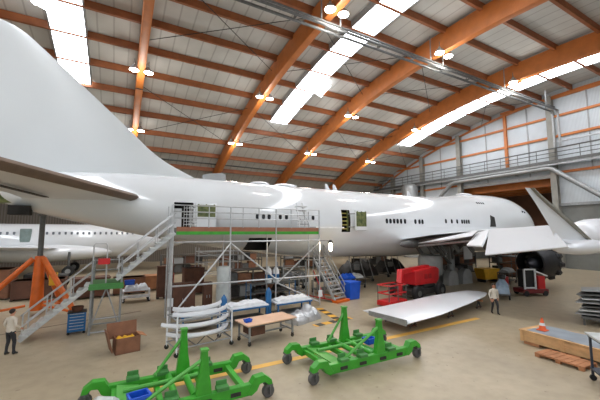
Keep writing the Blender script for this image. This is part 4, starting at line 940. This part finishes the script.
# ------------------------------------------------------------------ stack of spare panels and trolley at the right edge
T = thing('panel_rack', 'low dark stand carrying a pile of grey spare panels at right edge', 'rack', (22.4, 7.7, 0), R(20))
m = MB(); m.b2((-1.3, -.8, .35), (1.3, .8, .45)); part(m, 'bed', STEELD, T, smooth=0)
for x in (-1.1, 1.1):
    for yy in (-.7, .7):
        m = MB(); m.box((x, yy, .18), (.1, .1, .36)); part(m, 'leg', STEELD, T, smooth=0)
for k in range(7):
    r_ = random.Random(40 + k); m = MB(); z = .46 + k * .19; s = 1.35 - .06 * k
    m.loft([[(-s, -.8, z + .06), (s, -.75, z), (s, -.75, z + .05), (-s, -.8, z + .11)], [(-s * .95, 0, z + .1), (s, 0, z + .06), (s, 0, z + .11), (-s * .95, 0, z + .15)], [(-s, .8, z + .06), (s * .9, .8, z), (s * .9, .8, z + .05), (-s, .8, z + .11)]])
    o = m.build('spare_panel', [GREYW, FILM, STEELD][k % 3], loc=(22.4 + r_.uniform(-.15, .15), 7.7 + r_.uniform(-.1, .1), 0), rz=R(20 + r_.uniform(-8, 8)), smooth=0)
    tag(o, 'grey spare panel in the pile at right edge, %s' % ('lowest of the pile', 'second from the bottom', 'third from the bottom', 'middle one of the seven', 'third from the top', 'second from the top', 'topmost of the pile')[k], 'panel', 'spare panels piled at the right edge')
T = thing('panel_trolley', 'dark wheeled trolley with pale board, cut by the lower right picture edge', 'trolley', (13.65, 4.3, 0), R(-50))
for x in (-.6, .6):
    for yy in (-.4, .4):
        m = MB(); m.box((x, yy, .75), (.06, .06, 1.3)); part(m, 'post', mat('dark blue steel', (48, 54, 66), .5), T, smooth=0)
        m = MB(); m.lathe([(.03, -.03), (.09, -.03), (.09, .03), (.03, .03)], (x, yy, .09), (0, 1, 0), 14); part(m, 'caster', BLACK, T)
for z in (.35, 1.36):
    m = MB(); m.b2((-.65, -.45, z), (.65, .45, z + .05)); part(m, 'shelf', mat('dark blue steel', (48, 54, 66)), T, smooth=0)
m = MB(); m.b2((-.7, -.5, 1.42), (.7, .5, 1.48)); part(m, 'board', FILM, T, smooth=0)
# ------------------------------------------------------------------ people
def person(label, loc, rz, J, shirt, name='person'):
    """one continuous skinned body; J: dict of joint -> (x, y, z, radius); local +y is the way the person faces"""
    t = thing(name, label, 'person', loc, rz)
    bm = bmesh.new(); lay = bm.verts.layers.skin.verify(); V = {}
    def v(k, p, r, par=None):
        a = bm.verts.new(p); a[lay].radius = (r, r) if not hasattr(r, '__len__') else r
        V[k] = a
        if par: bm.edges.new((V[par], a))
        return a
    v('pel', (0, 0, .95), (.15, .125)); V['pel'][lay].use_root = True
    v('sp', (0, 0, 1.1), (.145, .115), 'pel'); v('ch', (0, .01, 1.3), (.165, .125), 'sp'); v('nb', (0, -.005, 1.46), (.075, .07), 'ch')
    v('nk', (0, .01, 1.53), .056, 'nb'); v('hd', (0, .03, 1.62), (.082, .098), 'nk'); v('ht', (0, .02, 1.70), (.07, .085), 'hd')
    v('nose', (0, .135, 1.615), .014, 'hd')
    for s, n in ((1, 'r'), (-1, 'l')):
        v('sh' + n, (s * .185, 0, 1.41), .068, 'ch')
        el, wr = J['el' + n], J['wr' + n]
        v('el' + n, el, .045, 'sh' + n); v('wr' + n, wr, .03, 'el' + n)
        e, w_ = Vector(el), Vector(wr); d = (w_ - e).normalized(); side = d.cross(Vector((0, 1, 0))).normalized() if abs(d.y) < .9 else Vector((1, 0, 0))
        pal = w_ + d * .075; v('pa' + n, pal, (.034, .02), 'wr' + n)
        fw = d.cross(side).normalized()
        for i, ln in enumerate((.07, .08, .075, .06)):
            b = pal + fw * (i - 1.5) * .02 + d * .03; v('f%d%s' % (i, n), b, .0095, 'pa' + n); v('g%d%s' % (i, n), b + d * ln * .6 + side * .008 * -s, .0085, 'f%d%s' % (i, n)); v('h%d%s' % (i, n), b + d * ln + side * .024 * -s, .007, 'g%d%s' % (i, n))
        b = w_ + d * .03 + fw * .035; v('th' + n, b, .011, 'pa' + n); v('ti' + n, b + d * .045 + fw * .018, .009, 'th' + n)
        v('hi' + n, (s * .095, 0, .88), .105, 'pel'); v('kn' + n, J['kn' + n], .068, 'hi' + n)
        an = J['an' + n]; v('ca' + n, tuple((Vector(J['kn' + n]) * .65 + Vector(an) * .35) + Vector((0, -.015, 0))), .06, 'kn' + n); v('an' + n, an, .042, 'ca' + n)
        v('to' + n, (an[0] + s * .02, an[1] + .15, an[2] - .055), (.042, .032), 'an' + n); v('he' + n, (an[0], an[1] - .045, an[2] - .055), .034, 'an' + n)
    me = bpy.data.meshes.new('tmp'); bm.to_mesh(me); bm.free()
    o = bpy.data.objects.new('body', me); col.objects.link(o)
    o.modifiers.new('skin', 'SKIN').use_smooth_shade = True
    sd = o.modifiers.new('sub', 'SUBSURF'); sd.levels = 2; sd.render_levels = 2
    dg = bpy.context.evaluated_depsgraph_get(); dg.update()
    nm = bpy.data.meshes.new_from_object(o.evaluated_get(dg)); o.modifiers.clear(); o.data = nm; nm.name = 'body'
    nm.materials.clear()
    for m_ in (SKIN, shirt, TROU, SHOE): nm.materials.append(m_)
    zmin = min(q.co.z for q in nm.vertices)
    wrs = [Vector(J['wrl']), Vector(J['wrr'])]
    for f in nm.polygons:
        c = f.center
        hand = min((c - q).dot((q - Vector(J['el' + k])).normalized()) if (c - q).length < .26 else -9 for q, k in zip(wrs, 'lr')) if 0 else max([((c - q).dot((q - Vector(J['el' + k])).normalized()) if (c - q).length < .25 else -9) for q, k in zip(wrs, 'lr')])
        if hand > 0: f.material_index = 0
        elif c.z > 1.485: f.material_index = 0
        elif c.z > .93 or (abs(c.x) > .215 and c.z > .8): f.material_index = 1
        elif c.z < .1: f.material_index = 3
        else: f.material_index = 2
        f.use_smooth = True
    o.parent = t
    nm.transform(Matrix.Translation((0, 0, -zmin)))
    dz = -zmin
    h = MB(); h.ball((0, 0, 0), (.098, .112, .105), 20)
    bmesh.ops.bisect_plane(h.bm, geom=h.bm.verts[:] + h.bm.edges[:] + h.bm.faces[:], plane_co=(0, .02, -.01), plane_no=(0, .75, -.66), clear_outer=True)
    h.build('hair', HAIR, t, loc=(0, .005, 1.675 + dz))
    for s in (-1, 1):
        e = MB(); e.ball((s * .033, .118, 1.645 + dz), .011, 8); e.build('eye', BLACK, t)
        e = MB(); e.ball((s * .088, .02, 1.62 + dz), (.014, .025, .035), 10); e.build('ear', SKIN, t)
    e = MB(); e.box((0, .124, 1.572 + dz), (.045, .012, .01)); e.build('mouth', mat('lips', (150, 84, 76), .6), t)
    c = MB(); c.lathe([(.075, 0), (.068, .035)], (0, 0, 1.465 + dz), (0, .1, 1), 18, caps=False); c.build('collar', shirt, t)
    b_ = MB(); b_.loft([[(.158 * math.cos(2 * math.pi * k / 20), .13 * math.sin(2 * math.pi * k / 20), z) for k in range(20)] for z in (.90 + dz, .95 + dz)], False); b_.build('shirt_hem', shirt, t)
    return t
person('person in cream shirt and dark trousers seen from behind at the left edge', (-3.52, 17.0, 0), R(-40),
       dict(ell=(-.27, -.06, 1.17), wrl=(-.24, .1, .97), elr=(.28, -.05, 1.17), wrr=(.26, .16, 1.02), knl=(-.11, .03, .5), anl=(-.13, -.02, .1), knr=(.12, .08, .5), anr=(.13, .07, .1)), SHIRT)
person('person in pale hooded jacket walking toward the camera past the white flap', (19.4, 11.55, 0), R(150),
       dict(ell=(-.27, -.08, 1.15), wrl=(-.27, -.06, .9), elr=(.27, -.01, 1.15), wrr=(.28, .12, .92), knl=(-.1, .16, .52), anl=(-.1, .14, .1), knr=(.1, 0, .5), anr=(.1, -.14, .12)), SHIRT2)

# ------------------------------------------------------------------ things on the floor under and behind the big aircraft
def solid_crate(label, x, y, l, d, h, mm, rz=0, name='packing_crate', cat='crate'):
    t = thing(name, label, cat, (x, y, 0), rz); m = MB(); m.b2((-l / 2, -d / 2, .12), (l / 2, d / 2, h)); part(m, 'body', mm, t, smooth=0, bevel=.02)
    m = MB(); m.b2((-l / 2 - .03, -d / 2 - .03, h - .06), (l / 2 + .03, d / 2 + .03, h)); part(m, 'lid', mm, t, smooth=0)
    for s in (-1, 0, 1):
        m = MB(); m.b2((s * (l / 2 - .08) - .08, -d / 2, 0), (s * (l / 2 - .08) + .08, d / 2, .12)); part(m, 'skid', DARK, t, smooth=0)
        m = MB(); m.b2((s * (l / 2 - .1) - .06, -d / 2 - .04, .12), (s * (l / 2 - .1) + .06, -d / 2, h - .06)); part(m, 'batten', mm, t, smooth=0)
    return t
solid_crate('big brown crate at the left edge, left of the orange jack', -8.3, 31.5, 3.4, 2.2, 2.1, CARD)
solid_crate('long red brown crate standing behind the orange jack', -4.8, 30.2, 3.0, 1.5, 1.35, RUST)
solid_crate('red brown crate between the orange jack and the stair landing', -1.6, 28.8, 2.3, 1.4, 1.45, RUST, R(6))
solid_crate('brown crate under the green landing of the stair', .9, 29.2, 2.2, 1.3, 1.25, CARD)
solid_crate('light brown crate to the right of the green landing', 3.0, 30.0, 2.0, 1.2, 1.2, CARDL)
solid_crate('tall red brown board crate next to the left dock post', 3.1, 25.8, 1.1, .5, 2.3, RUST)
solid_crate('brown crate beyond the dock, right of the tall board crate', 5.2, 26.5, 1.5, .8, 2.0, RUST, R(3))
solid_crate('dark brown crate under the belly, left of the nose hatch', 38.5, 27.0, 2.6, 1.6, 2.3, RUST)
solid_crate('light brown crate in the shade below the nose', 37.6, 20.0, 1.8, 1.4, 2.2, CARD)
def cart(label, x, y, l, d, h, mm, load, rz=0, wl=None):
    t = thing('work_cart', label, 'cart', (x, y, 0), rz)
    for z in (.3, h):
        m = MB(); m.b2((-l / 2, -d / 2, z), (l / 2, d / 2, z + .05)); part(m, 'shelf', mm, t, smooth=0)
    for sx in (-1, 1):
        for sy in (-1, 1):
            m = MB(); m.box((sx * (l / 2 - .04), sy * (d / 2 - .04), h / 2 + .05), (.05, .05, h - .1)); part(m, 'post', mm, t, smooth=0)
            m = MB(); m.lathe([(.03, -.03), (.1, -.03), (.1, .03), (.03, .03)], (sx * (l / 2 - .08), sy * (d / 2 - .08), .1), (0, 1, 0), 12); m.box((sx * (l / 2 - .08), sy * (d / 2 - .08), .22), (.06, .06, .16)); part(m, 'caster', BLACK, t)
    if load:
        o = lump(int(abs(x) * 13 + y), l * .85, d * .85, .45).build('wrapped_part', load, loc=(x, y, h + .05), rz=rz, smooth=50); tag(o, wl, 'wrapped part')
    return t
cart('white cart carrying a blue crate and white sheet, right of the green landing', 1.25, 25.6, 1.7, .9, .75, CLOTH, CLOTH, 0, 'white sheet heap on the white cart with a blue crate')
crate_box('plastic_crate', 'blue crate on the left end of the white cart near the landing', 'crate', (.8, 25.2, 1.2), (.6, .4, .3), BLUE2)
cart('grey cart of dark parts beyond the scaffold, left of the steep steps', 14.6, 22.0, 2.2, 1.0, .9, STEELD, DARK, 0, 'dark parts heap on the grey cart beyond the scaffold')
cart('grey cart with silvery parts to the left of the red lift basket', 17.5, 22.5, 2.4, 1.0, .8, STEELD, FILM, .1, 'silvery parts on the grey cart behind the red basket')
cart('dark cart with blue covered load behind the blue bin', 16.3, 21.6, 1.5, .9, .95, DARK, BLUE2, .1, 'bright blue covered load on the dark cart behind the bin')
cart('steel cart in the shade behind the grey wheel hoods', 30.2, 21.9, 1.6, 1.0, 1.1, STEELD, DARK, 0, 'dark heap on the steel cart behind the wheel hoods')
cart('steel cart of pale parts below the drooped wing flap', 31.8, 17.6, 2.0, 1.0, 1.0, STEELD, GREYW, .2, 'pale grey parts on the steel cart below the drooped flap')
def covered_engine(label, x, y, l, r, mm, rz=0):
    t = thing('covered_engine', label, 'engine', (x, y, 0), rz)
    b = lump(int(x * 3), l, r * 1.9, r * 1.7).build('body', mm, t, smooth=35); b.location = (0, 0, .5)
    for k in (-.3, .05, .32):
        m = MB(); m.tube([(k * l, -r, .45), (k * l - .3, -r * .9, r * 1.1 + .4), (k * l + .2, 0, r * 1.9 + .45)], .05, 6); part(m, 'pipe', STEEL, t)
    m = MB(); m.box((-l * .2, -r * .98, r + .5), (.6, .15, .5)); part(m, 'gearbox', STEEL, t, smooth=0, bevel=.03)
    for sx in (-1, 1):
        m = MB(); m.bar((sx * l * .3, -r, .3), (sx * l * .3, r, .3), .12); m.bar((sx * l * .3, -r, .3), (sx * l * .3, -r * .6, r + .3), .1); m.bar((sx * l * .3, r, .3), (sx * l * .3, r * .6, r + .3), .1); part(m, 'cradle', STEELD, t, smooth=0)
        for sy in (-1, 1):
            m = MB(); m.lathe([(.05, -.05), (.15, -.05), (.15, .05), (.05, .05)], (sx * l * .3, sy * r, .15), (0, 1, 0), 14); part(m, 'caster', BLACK, t)
    return t
covered_engine('dark covered engine on a stand under the belly, behind the red lift', 20.5, 25.5, 3.8, .95, DARK)
covered_engine('second dark covered engine further right under the belly fairing', 26.0, 26.8, 3.2, .85, DARK)
covered_engine('grey engine core on stand beyond the scaffold, under the aft belly', 12.9, 24.9, 3.0, .6, STEELD)
# low tug with big wheel behind the jack
t = thing('tow_tractor', 'low dark tow tractor beyond the orange jack, under the small airliner', 'tractor', (-5.0, 34.0, 0))
m = MB(); m.prism([(-1.4, -.8, .5), (1.4, -.8, .5), (1.4, -.8, 1.2), (.3, -.8, 1.3), (-.1, -.8, 1.5), (-1.4, -.8, 1.4)], (0, 1.6, 0)); part(m, 'body', DARK, t, smooth=0, bevel=.05)
for x in (-.9, .9):
    for yy in (-.8, .8):
        m = MB(); m.lathe([(.15, -.16), (.5, -.16), (.55, -.1), (.55, .1), (.5, .16), (.15, .16)], (x, yy, .55), (0, 1, 0), 20); w_ = part(m, 'wheel', BLACK, t)
        m = MB(); m.lathe([(.25, -.18), (.25, .18)], (x, yy, .55), (0, 1, 0), 14); part(m, 'hub', STEEL, t).parent = w_
# inner scaffold tower under the belly and stands in the far bay
def tower(label, x, y, l, d, h, n, mm):
    t = thing('scaffold_tower', label, 'scaffold', (x, y, 0))
    for sx in (-1, 1):
        for sy in (-1, 1):
            m = MB(); m.tube([(sx * l / 2, sy * d / 2, 0), (sx * l / 2, sy * d / 2, h)], .045, 6); part(m, 'post', mm, t)
    for k in range(n):
        z = h * (k + .6) / n; m = MB(); m.tube([(-l / 2, -d / 2, z), (l / 2, -d / 2, z), (l / 2, d / 2, z), (-l / 2, d / 2, z), (-l / 2, -d / 2, z)], .035, 6); part(m, 'ledger', mm, t)
        m = MB(); m.tube([(-l / 2, -d / 2, z), (l / 2, -d / 2, max(.1, z - h / n))], .03, 6); part(m, 'brace', mm, t)
    m = MB(); m.b2((-l / 2, -d / 2, h * .72), (l / 2, d / 2, h * .72 + .08)); part(m, 'deck', STEELD, t, smooth=0)
    return t
tower('scaffold tower under the aft belly behind the bright work light', 11.1, 21.3, 1.8, 1.0, 2.6, 3, STEEL)
tower('scaffold tower under the wing, right of the grey wheel hoods', 34.5, 18.4, 2.2, 1.6, 3.2, 3, STEELD)
tower('scaffold tower by the nose, right of the scaffold under the wing', 40.3, 19.6, 2.0, 1.6, 3.4, 3, STEELD)
tower('wide pale scaffold beyond the aft belly in the far bay', 9.0, 34.0, 4.0, 1.6, 3.2, 3, STEEL)
# small tables, stools and bins in the far bay
for i, (x, y, lb, mm) in enumerate(((3.6, 33, 'blue drum in the far bay behind the upper stair', BLUE2), (4.5, 33.4, 'red drum beside the blue drum in the far bay', RED), (-7.0, 39, 'grey drum below the small airliner at far left', STEELD), (14.8, 25.8, 'pale drum beyond the steep steps', CLOTH), (29.6, 16.6, 'red drum just left of the red test rig', RED))):
    m = MB(); m.lathe([(.28, 0), (.3, .03), (.3, .3), (.31, .32), (.3, .34), (.3, .6), (.31, .62), (.3, .64), (.3, .88), (.28, .9)], n=20); o = m.build('oil_drum', mm, loc=(x, y, 0)); tag(o, lb, 'drum')
NTH = ('first', 'second', 'third', 'fourth', 'fifth', 'sixth', 'seventh', 'eighth', 'ninth')
for i, (x, y, l, h, lb) in enumerate(((6.8, 40, 5.0, 2.2, 'far left dark rack'), (13.5, 40, 5.5, 2.4, 'far centre dark rack'), (21.5, 38, 6, 2.6, 'far right dark rack'), (31, 36, 6, 2.8, 'dark rack behind the landing gear'), (43.0, 30, 5, 3.0, 'dark rack beyond the nose'), (8.6, 23.0, 4.6, 2.1, 'dark rack under the aft belly'), (33.6, 24.2, 6.0, 2.3, 'dark rack under the wing root'), (40.6, 22.6, 4.6, 2.3, 'dark rack under the nose'))):
    t = thing('storage_rack', lb + ' of boxes on the floor beneath the big aircraft', 'rack', (x, y, 0))
    for sx in (-1, 0, 1):
        for sy in (-.5, .5):
            m = MB(); m.box((sx * l / 2, sy, h / 2), (.09, .09, h)); part(m, 'upright', STEELD, t, smooth=0)
    for z in (.15, h * .5, h * .95):
        m = MB(); m.b2((-l / 2, -.55, z), (l / 2, .55, z + .08)); part(m, 'shelf', mat('rack shelf steel', (78, 70, 62), .6), t, smooth=0)
    r_ = random.Random(i)
    for z in (.23, h * .5 + .08):
        xx = -l / 2 + .3; k = 0
        while xx < l / 2 - .8 and k < 9:
            wd = r_.uniform(.7, 1.2); hh = r_.uniform(.6, .95) * h * .4; m = MB(); m.box((0, 0, hh / 2), (wd, .8, hh)); m.box((0, -.41, hh * .6), (wd * .5, .02, hh * .25))
            o = m.build('storage_box', r_.choice([CARD, RUST, DARK, STEELD, GREYW, DARK]), loc=(x + xx + wd / 2, y, z), smooth=0)
            tag(o, '%s box from left, %s shelf, %s' % (NTH[k], 'bottom' if z < .3 else 'upper', lb), 'box', 'boxes on the dark storage racks'); k += 1; xx += wd + .06

# ------------------------------------------------------------------ lamps' own light
for i, bx in enumerate(BX):
    for yy in ((33.4, 44.1) if i == 0 else (19.2, 33.4, 44.1)):
        l = bpy.data.lights.new('lamp light', 'POINT'); l.energy = 420; l.color = (1, .98, .94); l.shadow_soft_size = .4
        o = bpy.data.objects.new('lamp_light', l); col.objects.link(o); o.location = (bx, yy, roof(yy) - 3.9)
l = bpy.data.lights.new('work light glow', 'POINT'); l.energy = 120; l.color = (1, .85, .62); l.shadow_soft_size = .2
o = bpy.data.objects.new('work_light_glow', l); col.objects.link(o); o.location = (12.6, 18.2, 3.7)
